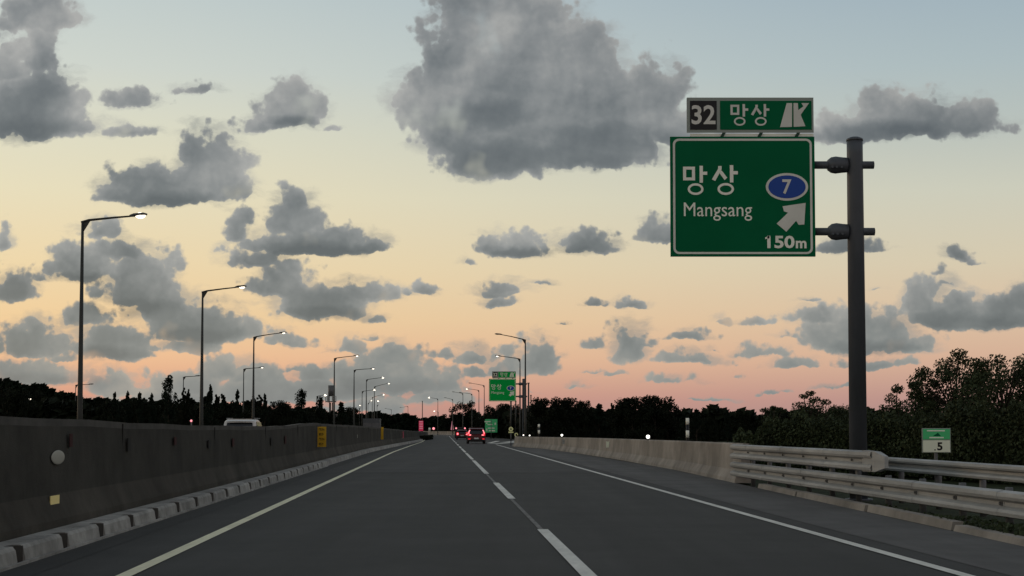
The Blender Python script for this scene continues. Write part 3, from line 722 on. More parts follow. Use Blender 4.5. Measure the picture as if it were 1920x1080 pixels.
# white delineators on the right parapet and posts behind it
def on_parapet(pxc):
    lo, hi = 43.0, 134.0
    for _ in range(60):
        Y = (lo + hi) / 2
        if (C(Y) + RB(Y) + .2) / Y * F + 960 > pxc: lo = Y
        else: hi = Y
    return Y
for px, pyt, pyb, lab in ((1141.5, 828, 839, 'white upright delineator strip on the face of the right parapet wall'), (1058.5, 824, 833, 'grey upright delineator strip on the parapet, farther than the white one')):
    Y = on_parapet(px); zt = XZ(px, pyt, Y)[1]; zb = XZ(px, pyb, Y)[1]
    r = empty('wall_delineator', (C(Y) + RB(Y) + .13, Y, (zt + zb) / 2), label=lab, cat='delineator')
    MB('swhite_far' if px > 1100 else 'galv').box((0, 0, 0), (.16, .03, zt - zb), rz=.0).build('strip', r)
    MB('galv_dark').box((.05, .03, 0), (.1, .03, .1)).build('bracket', r)
for px, top, Y, w, lab in ((1289, 783, 75, .15, 'tall black and white banded post behind the right parapet wall'), (1010.5, 795, 150, .19, 'distant banded marker post just right of the far exit sign')):
    x, zt = XZ(px, top, Y); r = empty('marker_post', (x, Y, -.05), label=lab, cat='marker post')
    zt += .05; m = MB('sblack'); m.tube([(0, 0, 0), (0, 0, zt)], w / 2, 12); m.build('shaft', r)
    for a, b in ((.72, .98), (.2, .48)):
        z0 = .9 + (zt - .9) * a; z1 = .9 + (zt - .9) * b; MB('swhite').tube([(0, 0, z0), (0, 0, z1)], w / 2 + .006, 12).build('white_band', r)
for px, py, rr_, lab in ((1215, 819, .078, 'bright white round marker lamp on the parapet, the nearest and biggest of them'), (1053.5, 816, .075, 'bright white marker lamp on the parapet, second from the near end'), (993, 816.5, .05, 'tiny white marker lamp at the far end of the parapet'), (981.5, 816, .05, 'faintest white marker lamp, beneath the far exit sign post')):
    Y = on_parapet(px); x, z = XZ(px, py, Y); h = RH(Y)
    r = empty('marker_lamp', (x, Y, h), label=lab, cat='marker lamp', group='marker lamps on top of the right parapet')
    MB('galv_dark').tube([(0, .03, -.03), (0, .03, z - h)], .02, 8).build('stem', r)
    MB('lamp_cool').ball((0, 0, z - h), (rr_, rr_ * .5, rr_), 'lamp_cool').build('lens', r)

# ================================================================== STREET LAMPS
def lamp(px, py_j, Y, px_h, py_h, lit, label, group, rbase=.115, glow=.2, rtop=.055):
    x, zj = XZ(px, py_j, Y); xh, zh = XZ(px_h, py_h, Y); L = xh - x; dz = zh - zj; s_ = 1 if L > 0 else -1
    root = empty('street_lamp', (x, Y, -.05), label=label, cat='street lamp', group=group); zj += .05
    MB('pole').tube([(0, 0, 0), (0, 0, zj * .22), (0, 0, zj)], [rbase, rbase * .88, rtop], 12).build('pole', root)
    MB('galv_dark').tube([(0, 0, 0), (0, 0, .5)], rbase * 1.25, 12).build('base_plate', root)
    m = MB('pole'); m.tube([(-.06 * s_, 0, zj - .04), (.25 * s_, 0, zj + .05), (L * .5, 0, zj + dz * .62), (L - s_ * .5, 0, zj + dz - .03)], [.05, .05, .042, .035], 8)
    m.prism([(0, zj - .50), (0, zj), (.55 * s_, zj + .12), (.3 * s_, zj + .0)], -.02, .02); m.build('arm', root)
    m = MB('head'); hl = s_ * .72; x0 = L - s_ * .55
    m.loft([[(x0 + hl * a, yy * w, zj + dz - .03 + a * .08 + zz) for yy, zz in ((-1, 0), (-.6, h_), (.6, h_), (1, 0), (.8, -.03), (-.8, -.03))] for a, w, h_ in ((0, .05, .05), (.25, .13, .09), (.8, .14, .08), (1.0, .06, .03))]); hd = m.build('lamp_head', root)
    gl = glow * (.9 if Y < 100 else .78) if lit else .12
    m = MB('lamp_on' if lit else 'lamp_off'); m.ball((x0 + hl * .62, 0, zj + dz + .0), (gl * 1.15, .12, gl * .72) if lit else (.2, .1, .04)); m.build('lens', hd)
    return root
nth = ['nearest', 'second nearest', 'third nearest', 'fourth', 'fifth', 'sixth', 'seventh', 'eighth', 'ninth']
HZ = 10.0
def DY(py): return (HZ - CAM_H) / UV(960, py)[1]
gL = 'street lamps beyond the median wall'; gR = 'street lamps along the right side of the road'
rowL = [(155, 415, 268, 404, 1), (380, 547, 457, 538, 1), (476, 632, 534, 624, 1), (627, 672, 671, 667, 1), (664, 694, 701, 691, 1), (687, 712, 719, 708, 1), (702, 725, 730, 719, 1), (698, 745, 720, 740, 1)]
gl_ = [.20, .17, .16, .17, .19, .24, .22, .27]
for i, (a, b, c, d, l) in enumerate(rowL):
    lab = ['tallest street lamp on the far left, lit', 'tall lit street lamp second from the left, near the white vehicle roof', 'lit street lamp third from the left, just right of the white vehicle', 'lit street lamp rising beside the slim mast with a drum top',
           'lit lamp next right of the mast, first of the receding row', 'lit lamp second in the receding row right of the mast', 'lit lamp whose head is farthest right in the receding row', 'small lit lamp under the head of the row, tucked behind others'][i]
    lamp(a, b, DY(b), c, d, l, lab, gL, glow=gl_[i], rbase=.14 if i else .13)
for (a, b, Y, c, d, l, lab, g_) in ((457, 692, 190, 493, 689, 1, 'short lit lamp just left of the third tall lamp', .16), (344, 707, 200, 373, 705, 0, 'unlit lamp behind the trees, left of the second tall lamp', .1), (142, 722, 215, 173, 720.5, 0, 'unlit lamp arm showing behind the nearest pole on the far left', .1),
                                 (594, 743, 260, 611, 741, 1, 'short lit lamp left of the slim mast, above the trees', .28), (679, 734, 290, 703, 731, 1, 'lit lamp left of the receding row, second pole right of the mast', .26),
                                 (690, 756, 420, 697, 751, 1, 'tiny lit lamp between the poles of the receding row', .25), (707, 760, 430, 709.5, 752, 1, 'tiny lit lamp at the right foot of the receding row', .30), (674, 765, 440, 675.5, 760, 1, 'tiny warm lamp low, left of the receding row', .26), (51, 750, 330, 57, 748, 1, 'small lit lamp low against the far left hill', .3)):
    lamp(a, b, Y, c, d, l, lab, 'smaller lamps beyond the median', glow=g_, rbase=.09, rtop=.05)
rowR = [(985, 637, 0, 931, 627, 0, 'tallest lamp right of the road, unlit, rising above the far exit sign', .2), (975, 673, 0, 931, 667.5, 1, 'lit lamp on the right side, second tallest beside the far exit sign', .17),
        (908, 723, 300, 880, 718.5, 0, 'unlit lamp just left of the far exit sign', .1), (898, 732, 333, 874.5, 729, 1, 'lit lamp behind, second pole left of the far exit sign', .24), (885, 739, 368, 862, 736, 0, 'unlit lamp third pole left of the far exit sign', .1),
        (868, 738, 372, 849, 735, 0, 'unlit lamp standing over the dark rounded tree ahead', .1), (849, 749, 405, 834, 746, 0, 'unlit lamp left of the dark rounded tree ahead', .1), (821, 748, 425, 804, 745.5, 1, 'lit lamp straight ahead where the road bends', .30),
        (822, 773, 640, 814, 771, 1, 'lowest lit lamp straight ahead near the horizon', .36), (765, 762, 560, 750, 764, 0, 'thin unlit lamp far off, left of the bend', .1), (734, 768, 560, 722, 766, 0, 'thinnest unlit lamp farthest left of the bend', .1)]
for (a, b, Y, c, d, l, lab, g_) in rowR:
    lamp(a, b, Y or DY(b), c, d, l, lab, gR, glow=g_, rbase=.12)
for px, top, Y, lab, w in ((792, 752, 420, 'bare thin pole above the red lit board', .10), (991, 718, 190, 'thin bare pole right of the far exit sign post', .09), (995.5, 741, 200, 'shortest bare pole right of the far exit sign', .07), (958, 752, 210, 'thin pole directly beneath the far exit sign panel', .11), (967, 752, 230, 'second thin pole beneath the far exit sign panel', .09)):
    x, zt = XZ(px, top, Y); r = empty('utility_pole', (x, Y, -.05), label=lab, cat='pole')
    MB('pole').tube([(0, 0, 0), (0, 0, zt)], [w * 1.3, w], 10).build('shaft', r)
    MB('galv_dark').box((0, 0, zt + .03), (w * 3, w * 3, .12)).build('cap', r)

# mast with antennas, equipment shelter, traffic beyond the median
x, zt = XZ(620.5, 722, 270); r = empty('antenna_mast', (x, 270, -.05), label='slim mast with a drum and ring of antennas beyond the median wall', cat='mast')
MB('pole').tube([(-.14, 0, 0), (-.14, 0, zt - 3)], .17, 10).tube([(.30, 0, 0), (.30, 0, zt - 3)], .10, 8).build('shaft', r)
MB('galv_dark').tube([(0, 0, zt - 1.9), (0, 0, zt)], .48, 14).build('drum', r)
MB('galv_dark').tube([(0, 0, zt - 2.9), (0, 0, zt - 2.75)], .9, 16).build('platform', r)
for k in range(6):
    a = k * math.pi / 3; MB('galv').box((.88 * math.cos(a), .88 * math.sin(a), zt - 2.4), (.3, .12, 1.15), rz=a + math.pi / 2).build('antenna_panel', r)
x, zt = XZ(620, 778, 262); r = empty('equipment_shelter', (x, 262, -.05), label='small grey equipment shelter at the foot of the slim mast', cat='shelter')
MB('wall_grey').box((0, 0, zt / 2), (1.9, 2.4, zt)).build('wall', r)
m = MB('galv_dark'); m.box((0, 0, zt + .06), (2.1, 2.6, .14)); m.build('roof', r)
MB('galv_dark').box((.25, -1.22, 1.6), (.8, .05, 2.4)).build('door', r)

def wheel(parent, x, y, r_, w):
    t = MB('tyre').tube([(x - w / 2, y, r_), (x + w / 2, y, r_)], r_, 18).build('wheel', parent)
    MB('rim').tube([(x - w / 2 - .01, y, r_), (x + w / 2 + .01, y, r_)], r_ * .6, 12).build('rim', t)
x, zt = XZ(696, 785, 193); r = empty('box_truck', (x, 193, 0), math.atan(.045), label='grey box body of a truck showing above the median wall, right of the mast', cat='truck')
MB('box_grey').box((0, 2.6, (zt + .7) / 2), (2.05, 5.2, zt - .7)).build('cargo_box', r, bevel=.05)
MB('galv_dark').box((-.5, -.03, zt * .5), (.95, .04, zt * .62)).box((.5, -.03, zt * .5), (.95, .04, zt * .62)).build('rear_door', r)
MB('car_white').box((0, 6.2, 1.4), (1.9, 1.7, 1.9)).build('cab', r, bevel=.12)
for sx in (-.85, .85):
    for yy in (1.1, 6.2): wheel(r, sx, yy, .42, .25)
    MB('tail').box((sx * .9, -.05, .62), (.2, .04, .12)).build('tail_light', r)

# ================================================================== CARS
def car(loc, rz, W_, H_, L_, paint, label, style, group=None):
    """rear faces -Y at y=0"""
    root = empty('car', loc, rz, label=label, cat='car', group=group)
    w = W_ / 2
    def sec(y, wb_, z0, zs, z1, wt): return [(-wb_ * .92, y, z0), (wb_ * .92, y, z0), (wb_, y, z0 + .15), (wb_, y, zs), (wt, y, z1), (-wt, y, z1), (-wb_, y, zs), (-wb_, y, z0 + .15)]
    belt = H_ * .60
    m = MB(paint)
    m.loft([sec(.04, w * .93, .34, belt * .8, belt * .96, w * .86), sec(.18, w * .99, .26, belt * .86, belt, w * .92), sec(.8, w, .22, belt * .86, belt + .01, w * .93), sec(L_ * .55, w, .22, belt * .84, belt - .02, w * .93),
            sec(L_ * .78, w * .98, .22, belt * .78, belt - .10, w * .9), sec(L_ * .96, w * .9, .26, belt * .6, belt * .76, w * .8), sec(L_, w * .8, .34, belt * .5, belt * .6, w * .7)], sm=False)
    m.build('body', root, bevel=.03)
    yr = .22 if style == 'suv' else .55
    ro = [(yr - .05, .90, belt - .03), (yr + .32, .80, H_ - .09), (yr + .6, .78, H_ - .01), (L_ * .38, .78, H_), (L_ * .50, .76, H_ - .07), (L_ * .70, .86, belt - .05)]
    m = MB(paint)
    def cs(y, a, z, b=.9): return [(-w * b, y, belt - .06), (w * b, y, belt - .06), (w * (a + .02), y, z - .05), (w * (a - .06), y, z), (-w * (a - .06), y, z), (-w * (a + .02), y, z - .05)]
    m.loft([cs(y, a, max(z, belt)) for y, a, z in ro]); m.build('cabin', root, bevel=.03)
    m = MB('glass_dark')   # rear window, slightly proud
    y0, y1 = yr - .075, yr + .235
    b0, b1 = belt + .03, H_ - .16
    m.loft([[(-w * .76, y0, b0), (w * .76, y0, b0), (w * .66, y1, b1), (-w * .66, y1, b1)], [(-w * .76, y0 + .06, b0), (w * .76, y0 + .06, b0), (w * .66, y1 + .06, b1), (-w * .66, y1 + .06, b1)]]); m.build('rear_window', root)
    for sx in (-1, 1):
        m = MB('glass_dark'); m.loft([[(sx * (w * .905 + d), yr + .5, belt + .03), (sx * (w * .905 + d), L_ * .62, belt + .03), (sx * (w * .80 + d), L_ * .50, H_ - .13), (sx * (w * .80 + d), yr + .62, H_ - .12)] for d in (-.02, .02)]); m.build('side_window', root)
        m = MB(paint); m.box((sx * (w + .09), L_ * .60, belt + .08), (.18, .1, .14)); m.build('wing_mirror', root, bevel=.02)
        for yy in (.78, L_ - .85): wheel(root, sx * (w - .10), yy, .33, .21)
    m = MB('car_black'); m.box((0, .03, .40), (W_ * .90, .14, .22)); m.build('rear_bumper', root, bevel=.03)
    MB('plate').box((0, -.05, belt * .70 if style != 'suv' else .56), (.46, .02, .13)).build('number_plate', root)
    m = MB(paint); m.box((0, yr + .16, H_ + .0), (W_ * .62, .26, .04)); m.build('roof_spoiler', root)
    return root
def tail(root, pts, hw, y, sx):        # light drawn as a band along a line on the rear
    m = MB('tail_core')
    for (x0, z0), (x1, z1) in zip(pts, pts[1:]): 
        m.tube([(sx * x0, y, z0), (sx * x1, y, z1)], hw * .55, 8, 'tail_core')
    m.build('tail_light', root)
    return m
yaw = math.atan(.045)
gc = 'red-lit cars driving ahead'
x, _ = XZ(893.2, 830, 158); sv = car((x, 158, 0), yaw, 1.86, 1.62, 4.4, 'car_red', 'dark red car ahead with glowing curved tail lights, nearer and larger of two', 'suv', gc)
for sx in (-1, 1):
    tail(sv, [(.66, 1.42), (.77, 1.20), (.80, 1.02)], .075, .02, sx)
    MB('tail').box((sx * .78, .02, 1.0), (.20, .05, .30)).build('tail_light', sv)
    MB('tail_core').box((sx * .64, -.04, .90), (.20, .05, .09)).build('brake_light', sv)
    MB('tail').box((sx * .72, -.05, .50), (.22, .03, .07)).build('reflector', sv)
x, _ = XZ(866.5, 823, 222); sv = car((x, 222, 0), yaw, 1.66, 1.42, 4.2, 'car_red', 'dark red car ahead on the left, smaller and farther of two', 'sedan', gc)
for sx in (-1, 1):
    MB('tail_core').tube([(sx * .64, -.02, .72), (sx * .64, -.02, .94)], .10, 10).build('tail_light', sv)
    MB('tail').box((sx * .66, .01, .84), (.26, .05, .36)).build('lamp_surround', sv)
x, z = XZ(863.5, 803, 262); r = empty('box_truck', (x, 262, 0), yaw, label='dark vehicle with two small red lamps high up, beyond the farther red car', cat='truck')
MB('car_black').box((0, 2, .3 + (z - .1) / 2), (1.9, 4, z - .1)).build('cargo_box', r, bevel=.05)
MB('car_black').box((0, 5, 1.0), (1.8, 1.6, 1.4)).build('cab', r, bevel=.1)
for sx in (-1, 1):
    MB('red_lamp').ball((sx * .74, -.05, z), (.14, .06, .13)).build('tail_light', r)
    for yy in (.9, 5): wheel(r, sx * .8, yy, .4, .22)
x, _ = XZ(447, 790, 75.5); sv = car((x, 75.5, 0), yaw * .6, 1.86, 1.97, 4.8, 'car_white', 'white car roof and dark rear window showing over the median wall', 'suv')
MB('galv').tube([(-.68, .7, 2.02), (-.68, 2.6, 2.02)], .02, 6).tube([(.68, .7, 2.02), (.68, 2.6, 2.02)], .02, 6).build('roof_rail', sv)
# red traffic lights / rear lights far off
for px, py, Y, rr_, post, lab in ((813, 803.5, 540, .42, 'red', 'red signal light by the roadside left of the farther red car'), (358.5, 789, 140, .10, 'red', 'tiny red light at left, beyond the median wall near the second lamp')):
    x, z = XZ(px, py, Y); r = empty('signal_light', (x, Y, -.05), label=lab, cat='signal light')
    MB('galv_dark').tube([(0, .1, 0), (0, .1, z + .2)], .06, 8).build('post', r)
    MB('red_lamp').ball((0, 0, z + .05), (rr_, .1, rr_)).build('lens', r)
    MB('car_black').box((0, .12, z + .05), (rr_ * 2.6, .1, rr_ * 2.8)).build('housing', r)
x, zt = XZ(805.5, 802, 530); r = empty('bollard', (x, 530, 0), label='short white bollard beside the red board at the end of the median', cat='bollard')
MB('swhite').tube([(0, 0, 0), (0, 0, zt * .8), (0, 0, zt)], [.4, .38, .3], 10).build('shaft', r); MB('sblack').tube([(0, 0, zt * .55), (0, 0, zt * .65)], .41, 10).build('band', r)
for px, py, Y, lab in ((1371*1 + 120.5, 784.5, 420, 'tiny white light low in the trees right of the locust shrubs'), (1590, 790, 380, 'tiny bright light in the trees left of the sign post foot'), (1658, 787, 390, 'tiny light in the trees right of the sign post'), (1850, 790.5, 380, 'tiny light in the dark trees at the far right'), (1339, 780.5, 430, 'tiny light above the treeline, right of the banded post')):
    x, z = XZ(px, py, Y); r = empty('distant_lamp', (x, Y, -.05), label=lab, cat='distant lamp', group='distant lights among the trees on the right')
    MB('pole').tube([(0, .1, 0), (0, .1, z)], .08, 8).build('pole', r); MB('lamp_cool').ball((0, 0, z), (.26, .1, .24)).build('lens', r)

# ================================================================== TREES
def leaves(m, rng, centers, per, rad, size, mt, flat=1.0):
    mi = m.m(mt)
    for c, s_ in centers:
        for _ in range(per):
            d = Vector((rng.gauss(0, 1), rng.gauss(0, 1), rng.gauss(0, 1))).normalized() * (rng.random() ** .45) * rad * s_
            d.z *= flat; p = Vector(c) + d
            a = Vector((rng.gauss(0, 1), rng.gauss(0, 1), rng.gauss(0, 1))).normalized()
            b = a.orthogonal().normalized(); q = size * rng.uniform(.6, 1.3); k = len(m.v)
            c2 = a.cross(b)
            m.v += [p + b * q, p + c2 * q * .55, p - b * q, p - c2 * q * .55]; m.face([k, k + 1, k + 2, k + 3], mi)
def tree_proto(kind, seed, leaf=.10):
    """unit tree, height 1"""
    rng = random.Random(seed); cr = MB('leaf_b' if kind in ('pine', 'poplar') else 'leaf_a'); tr = MB('bark'); mt = cr.mats[0]; cs = []
    if kind == 'round':
        for _ in range(46):
            t = rng.uniform(0, 2 * math.pi); zz = rng.uniform(.16, .90); r0 = .40 * math.sqrt(max(.02, 1 - ((zz - .48) / .50) ** 2)) * rng.uniform(.35, 1.12)
            cs.append(((r0 * math.cos(t), r0 * math.sin(t), zz), rng.uniform(.6, 1.2)))
        leaves(cr, rng, cs, 150, .135, .026, mt, .85)
    elif kind == 'pine':
        for _ in range(52):
            t = rng.uniform(0, 2 * math.pi); zz = rng.random() ** .8 * .86 + .08; r0 = .26 * (1.02 - zz) ** .75 * rng.uniform(.2, 1.2)
            cs.append(((r0 * math.cos(t), r0 * math.sin(t), zz), .35 + .8 * (1 - zz)))
        for k in range(14): cs.append(((rng.uniform(-.02, .02), rng.uniform(-.02, .02), .55 + .032 * k), max(.14, .6 - .04 * k)))
        leaves(cr, rng, cs, 75, .10, .022, mt, .75)
    elif kind == 'poplar':
        for _ in range(50):
            t = rng.uniform(0, 2 * math.pi); zz = rng.uniform(.08, .95); r0 = .17 * math.sin(math.pi * min(1, (zz + .12) / 1.15)) ** .7 * rng.uniform(.2, 1.1)
            cs.append(((r0 * math.cos(t), r0 * math.sin(t), zz), rng.uniform(.5, 1.0)))
        leaves(cr, rng, cs, 80, .085, .020, mt, 1.3)
    elif kind == 'spiky':
        for _ in range(34):
            t = rng.uniform(0, 2 * math.pi); zz = rng.uniform(.12, .66); r0 = .34 * rng.uniform(.1, 1.0)
            cs.append(((r0 * math.cos(t), r0 * math.sin(t), zz), rng.uniform(.7, 1.2)))
        for k in range(5):
            t = rng.uniform(0, 6.3); r0 = rng.uniform(.0, .28); top = rng.uniform(.72, 1.0)
            for j in range(12): cs.append(((r0 * math.cos(t) + rng.uniform(-.05, .05), r0 * math.sin(t) + rng.uniform(-.05, .05), .50 + (top - .52) * j / 11), max(.16, .72 - .05 * j)))
        leaves(cr, rng, cs, 85, .12, .023, mt, .9)
    # hidden-from-nothing dense middle so the sky does not show through everywhere
    hgt = .8 if kind != 'round' else .6
    tr.tube([(0, 0, 0), (.01, 0, .3 * hgt), (-.01, .01, hgt)], [.028, .02, .006], 7)
    for k in range(5):
        t = k * 1.3; z0 = .2 + .08 * k; tr.tube([(0, 0, z0), (.14 * math.cos(t), .14 * math.sin(t), z0 + .16)], [.010, .004], 5)
    return cr, tr
PROTO = {}
def get_proto(kind, v):
    key = (kind, v)
    if key not in PROTO:
        cr, tr = tree_proto(kind, hash(kind) % 7 * 0 + len(kind) * 11 + v * 7)
        r = bpy.data.objects.new(kind, None)
        PROTO[key] = (cr, tr, None, None)
        c = cr.build('crown'); t = tr.build('trunk'); PROTO[key] = (c, t)
    return PROTO[key]
used = set()
def tree(kind, v, px, top, Y, wid, label, group, name, base=-.1):
    c, t = get_proto(kind, v); x, zt = XZ(px, top, Y); h = zt - base
    root = empty(name, (x, Y, base), (px * .7) % 6.28, label=label, cat='tree', group=group)
    wm = wid / F * Y / ({'round': .98, 'pine': .55, 'poplar': .44, 'spiky': .85}[kind])
    root.scale = (wm, wm, h)
    if (kind, v) in used:
        c = c.copy(); COL.objects.link(c); t = t.copy(); COL.objects.link(t)
    used.add((kind, v)); c.parent = root; t.parent = root
    return root
NAME = {'round': 'broadleaf_tree', 'pine': 'pine_tree', 'poplar': 'poplar_tree', 'spiky': 'mixed_tree'}
WORD = {'round': 'rounded', 'pine': 'pointed', 'poplar': 'narrow upright', 'spiky': 'ragged-topped'}
marks = [(0, 'the left edge of the picture'), (155, 'the nearest lamp post'), (380, 'the second lamp post'), (476, 'the third lamp post'), (621, 'the slim mast'), (664, 'the receding lamp row'),
         (790, 'the red lit board'), (868, 'the lamp over the bend'), (982, 'the far exit sign post'), (1289, 'the banded post'), (1602, 'the large sign post')]
ordn = ['first', 'second', 'third', 'fourth', 'fifth', 'sixth', 'seventh', 'eighth', 'ninth', 'tenth', 'eleventh', 'twelfth', 'thirteenth', 'fourteenth', 'fifteenth', 'sixteenth', 'seventeenth', 'eighteenth']
T = []   # kind, px, top, width, Y
rng = random.Random(12)
profL = [(-20, 716), (30, 722), (70, 728), (100, 740), (150, 748), (190, 746), (240, 742), (300, 738), (340, 740), (400, 738), (450, 745), (500, 752), (540, 764), (600, 768), (640, 764), (672, 780), (720, 792), (760, 795)]
for (k, px, top, w, Y) in (('pine', 215, 733, 26, 170), ('pine', 239, 731, 26, 172), ('pine', 262, 733, 24, 168), ('pine', 284, 735, 26, 171), ('poplar', 317, 704, 34, 165), ('spiky', 350, 727, 50, 175), ('pine', 394, 718, 30, 168), ('spiky', 420, 733, 60, 180), ('pine', 445, 728, 26, 172),
                            ('spiky', 480, 740, 70, 185), ('round', 520, 750, 60, 190), ('poplar', 565, 728, 34, 160), ('poplar', 601, 746, 26, 158), ('pine', 640, 752, 34, 175), ('round', 655, 762, 50, 178), ('spiky', 585, 768, 46, 180), ('spiky', 540, 763, 40, 176), ('pine', 497, 736, 22, 170)):
    T.append((k, px, top, w, Y))
px = -15
while px < 720:
    T.append((rng.choice(['round', 'spiky', 'pine', 'round'] if px > 150 else ['round', 'round', 'spiky']), px, lerp_tab(profL, px) + rng.uniform(1, 8), rng.uniform(46, 74), rng.uniform(185, 235))); px += rng.uniform(20, 30)
for (k, px, top, w, Y) in (('round', 735, 790, 30, 330), ('round', 747, 789, 24, 340), ('spiky', 762, 796, 24, 330), ('spiky', 778, 797, 26, 330), ('spiky', 802, 792, 34, 430), ('spiky', 826, 789, 36, 420), ('round', 842, 775, 44, 400), ('round', 868, 752, 58, 390), ('spiky', 888, 765, 40, 392),
                           ('round', 905, 774, 44, 330), ('round', 925, 760, 56, 260), ('round', 950, 755, 60, 255), ('round', 985, 762, 56, 240),
                           ('round', 1025, 744, 84, 170), ('round', 1060, 743, 84, 172), ('round', 1095, 749, 50, 176), ('pine', 1124, 755, 40, 172), ('spiky', 1148, 754, 50, 178), ('round', 1186, 742, 84, 165), ('round', 1228, 739, 84, 168), ('round', 1252, 758, 84, 172), ('spiky', 1000, 762, 44, 180),
                           ('pine', 1306, 765, 30, 150), ('pine', 1285, 772, 34, 150), ('spiky', 1330, 773, 40, 155), ('pine', 1364, 768, 26, 158), ('spiky', 1392, 774, 46, 160), ('spiky', 1425, 776, 46, 160)):
    T.append((k, px, top, w, Y))
px = 1000
while px < 1960:
    T.append((rng.choice(['round', 'spiky', 'pine']), px, (764 if px < 1260 else 778) + rng.uniform(0, 7), rng.uniform(48, 70), rng.uniform(190, 225))); px += rng.uniform(24, 34)
def clear(px, Y):                              # keep trees off both carriageways and the bend
    if px < 668: return max(Y, 1.06 * 17 / ((960 - px) / 2900 - .045))
    if px < 835: return 620 + (px % 7) * 4
    if px < 900: return 490
    return Y
T = [(k, px, top, w, clear(px, Y)) for k, px, top, w, Y in T]
T.sort(key=lambda t: t[1])
cnt = {}
for i, (k, px, top, w, Y) in enumerate(T):
    mk = max([m_ for m_ in marks if m_[0] <= max(px, 0)], key=lambda q: q[0]); key = (mk[0], k); cnt[key] = cnt.get(key, 0) + 1
    lab = f"{WORD[k]} dark tree, {ordn[cnt[key]-1]} of its shape rightward from {mk[1]}"
    tree(k, i % 3, px, top, Y, w, lab, 'dark trees along the horizon', NAME[k])

# undergrowth that closes the foot of the tree lines: uncountable
def thicket(name, pts, mt, dens, size, seed, wob=1.0):       # pts: (px, top row, Y)
    rng = random.Random(seed); m = MB(mt)
    for (a, ta, Ya), (b, tb, Yb) in zip(pts, pts[1:]):
        n = int(dens * abs(b - a))
        for _ in range(n):
            t = rng.random(); px = a + (b - a) * t; Y = Ya + (Yb - Ya) * t + rng.uniform(-3, 3) * (1 if wob > .5 else .25); top = ta + (tb - ta) * t + wob * (5 * math.sin(px * .11 + seed) + 3 * math.sin(px * .37) + 4 * math.sin(px * .041))
            x, zt = XZ(px, top, Y); z = (zt + .1) * (1 - rng.random() ** 1.6) if rng.random() < .6 else rng.uniform(0, max(.1, zt))
            p = Vector((x, Y, z)); d = Vector((rng.gauss(0, 1), rng.gauss(0, 1) , rng.gauss(0, 1))).normalized(); e = d.orthogonal().normalized(); f_ = d.cross(e); q = size * rng.uniform(.6, 1.4); k = len(m.v)
            m.v += [p + e * q, p + f_ * q * .6, p - e * q, p - f_ * q * .6]; m.face([k, k + 1, k + 2, k + 3], 0)
    o = m.build(name); tag(o, kind='stuff'); return o
o = thicket('hill_woods', [(-70, 688, 500), (0, 713, 500), (40, 719, 500), (80, 726, 500), (110, 738, 500), (150, 747, 500), (300, 757, 500), (480, 765, 500), (760, 782, 560), (900, 788, 560)], 'leaf_b', 26, 1.0, 9, .5); tag(o, 'far dark woods covering the low hill at the left', 'woods')
o = thicket('undergrowth', [(-60, 752, 200), (200, 764, 200), (520, 775, 200), (600, 779, 235), (668, 788, 375)], 'leaf_a', 18, .6, 1); tag(o, 'dark undergrowth filling the foot of the left tree line', 'undergrowth')
o = thicket('undergrowth', [(660, 788, 640), (780, 800, 640), (830, 792, 640), (850, 790, 500), (900, 782, 480), (905, 780, 300), (1000, 775, 205), (1260, 778, 205), (1960, 786, 210)], 'leaf_a', 26, .8, 2); tag(o, 'dark undergrowth filling the foot of the right tree line', 'undergrowth')
o = thicket('scrub', [(1375, 824, 60), (1430, 796, 58), (1520, 788, 56), (1600, 794, 54), (1680, 790, 52), (1800, 772, 48), (1960, 762, 44)], 'leaf_c', 280, .052, 3, 1.6); tag(o, 'green scrub growing behind the guard rails on the right', 'scrub')
o = thicket('median_weeds', [(785, 819, 205), (800, 818, 215), (812, 817, 225)], 'leaf_a', 40, .12, 4, .08); tag(o, 'low dark weeds at the far end of the median kerb', 'weeds')
o = thicket('verge_weeds', [(1640, 962, 28.5), (1760, 980, 24.5), (1840, 985, 22.4), (1930, 1000, 20.6)], 'leaf_c', 5, .035, 6, .3); tag(o, 'weeds growing under the double guard rail', 'weeds')

# nearer trees on the right with visible leaves
def near_tree(name, px, top, Y, seed, crown, label, limbs, leaf=.07, per=95, rad=.42, fl=.8):
    rng = random.Random(seed); x, zt = XZ(px, top, Y); root = empty(name, (x, Y, -.1), label=label, cat='tree'); h = zt + .1
    tr = MB('bark'); cr = MB('leaf_c'); cs = []
    tr.tube([(0, 0, 0), (.05, 0, h * .35), (-.04, .05, h * .7)], [.11, .08, .04], 8)
    for (dx_, dpy, s_) in crown:
        cx = dx_ / F * Y; cz = h - dpy / F * Y; cy = rng.uniform(-.7, .7)
        cs.append(((cx, cy, cz), s_)); zb = max(.3, cz - .9)
        tr.tube([(0, 0, min(zb, h * .5)), (cx * .55, cy * .5, (zb + cz) / 2), (cx, cy, cz)], [.04, .025, .010], 6)
    leaves(cr, rng, [(c_, q_ * 1.12) for c_, q_ in cs], int(per * 2.4), rad, leaf * .72, 'leaf_c', fl)
    leaves(cr, rng, [((c_[0] + rng.uniform(-.5, .5), c_[1] + rng.uniform(-.4, .4), c_[2] - rng.uniform(0, .5)), q_ * .8) for c_, q_ in cs if q_ > .6], per, rad, leaf * .72, 'leaf_c', fl)
    cr.build('crown', root); tr.build('trunk', root); return root
rg = random.Random(3)
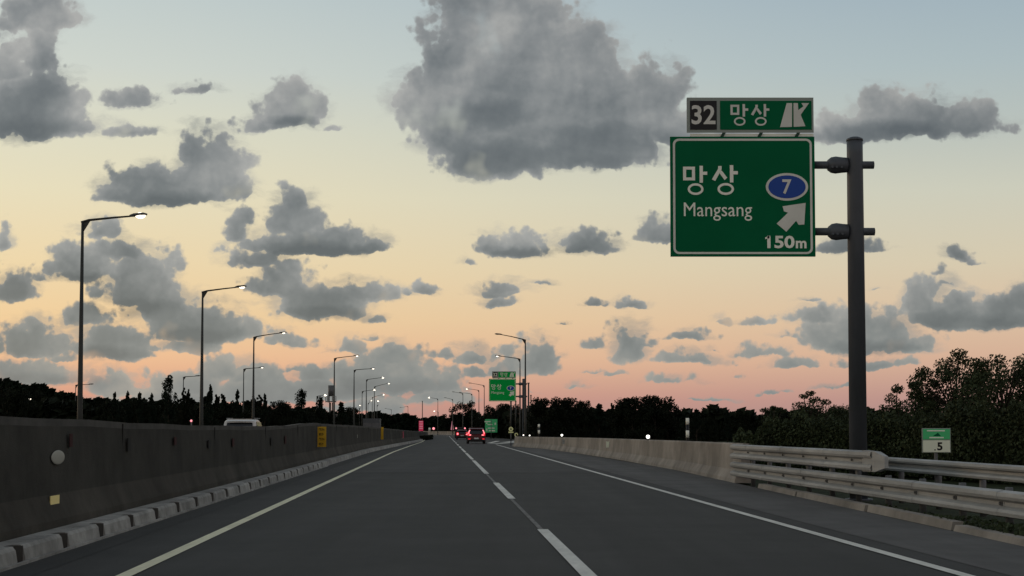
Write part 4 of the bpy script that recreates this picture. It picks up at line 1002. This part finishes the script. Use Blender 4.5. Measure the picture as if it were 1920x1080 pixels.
near_tree('broadleaf_tree', 1790, 658, 56, 1, [(0, 10, .75), (-12, 28, .9), (10, 30, 1), (-30, 45, .9), (-60, 42, .7), (-70, 58, .9), (-50, 70, 1.1), (-20, 62, 1.1), (12, 60, 1.2), (34, 40, .8), (40, 70, 1.1), (-75, 85, .7), (-40, 98, 1.2), (-5, 95, 1.3), (35, 100, 1.3), (-60, 120, 1.0), (-25, 125, 1.3), (20, 130, 1.3), (50, 130, 1.1), (-85, 66, .5), (0, 150, 1.2), (-45, 150, 1.1), (45, 155, 1.1), (-90, 130, .6)], 'tallest leafy tree behind the small green and white board', 0, leaf=.075, per=120, rad=.42)
near_tree('broadleaf_tree', 1880, 668, 52, 2, [(0, 10, .8), (-30, 14, .7), (25, 16, .9), (-20, 35, 1), (20, 40, 1.1), (50, 25, 1), (-45, 45, .7), (-40, 70, 1), (0, 70, 1.2), (35, 75, 1.2), (60, 60, 1.1), (-50, 100, 1.1), (-10, 105, 1.3), (35, 110, 1.3), (65, 100, 1.2), (-30, 135, 1.2), (15, 140, 1.3), (60, 140, 1.2)], 'leafy tree at the right edge of the picture beside the tallest one', 0, leaf=.075, per=115, rad=.42)
for px_, top_, Y_, sd_, lab_ in ((1738, 742, 60, 11, 'dark bushy tree directly left of the tallest leafy tree'), (1838, 690, 61, 12, 'dark leafy tree between the two tallest at the right, set behind'), (1940, 676, 57, 13, 'dark leafy tree cut by the right edge of the picture'), (1620, 782, 64, 14, 'low round bush right at the foot of the large sign post'), (1560, 770, 66, 15, 'low round bush right of the feathery tree')):
    q_ = random.Random(sd_); hh = 800 - top_
    near_tree('broadleaf_tree', px_, top_, Y_, sd_, [(0, 12, .8)] + [(q_.uniform(-1, 1) * min(46, 14 + dd * .8), dd, q_.uniform(.8, 1.35)) for dd in [hh * k_ / 16 for k_ in range(2, 17)]], lab_, 0, leaf=.075, per=90, rad=.45)
near_tree('shrub_tree', 1678, 722, 58, 3, [(0, 8, .5), (-6, 26, .6), (6, 40, .7), (-14, 50, .7), (12, 62, .7), (-4, 75, .9), (20, 80, .9), (-20, 78, .6), (0, 95, 1), (24, 100, 1)], 'slender young tree between the sign post and the tallest leafy tree', 0, leaf=.07, per=80, rad=.44)
near_tree('shrub_tree', 1516, 732, 62, 4, [(0, 6, .4), (-14, 12, .4), (10, 18, .5), (-22, 28, .6), (0, 28, .8), (18, 34, .6), (-10, 42, 1), (14, 46, .9), (34, 22, .5), (44, 36, .7), (30, 48, .8), (56, 42, .5), (-26, 46, .8), (0, 60, 1.1), (40, 62, 1)], 'small feathery tree left of the large sign post, above the guard rail', 0, leaf=.06, per=75, rad=.46, fl=.55)
near_tree('shrub_tree', 1452, 760, 62, 5, [(0, 5, .4), (-14, 9, .5), (16, 10, .5), (0, 18, .8), (-10, 30, .9), (14, 30, .9), (0, 44, 1)], 'lowest feathery tree, left of the other feathery one', 0, leaf=.06, per=70, rad=.42, fl=.5)
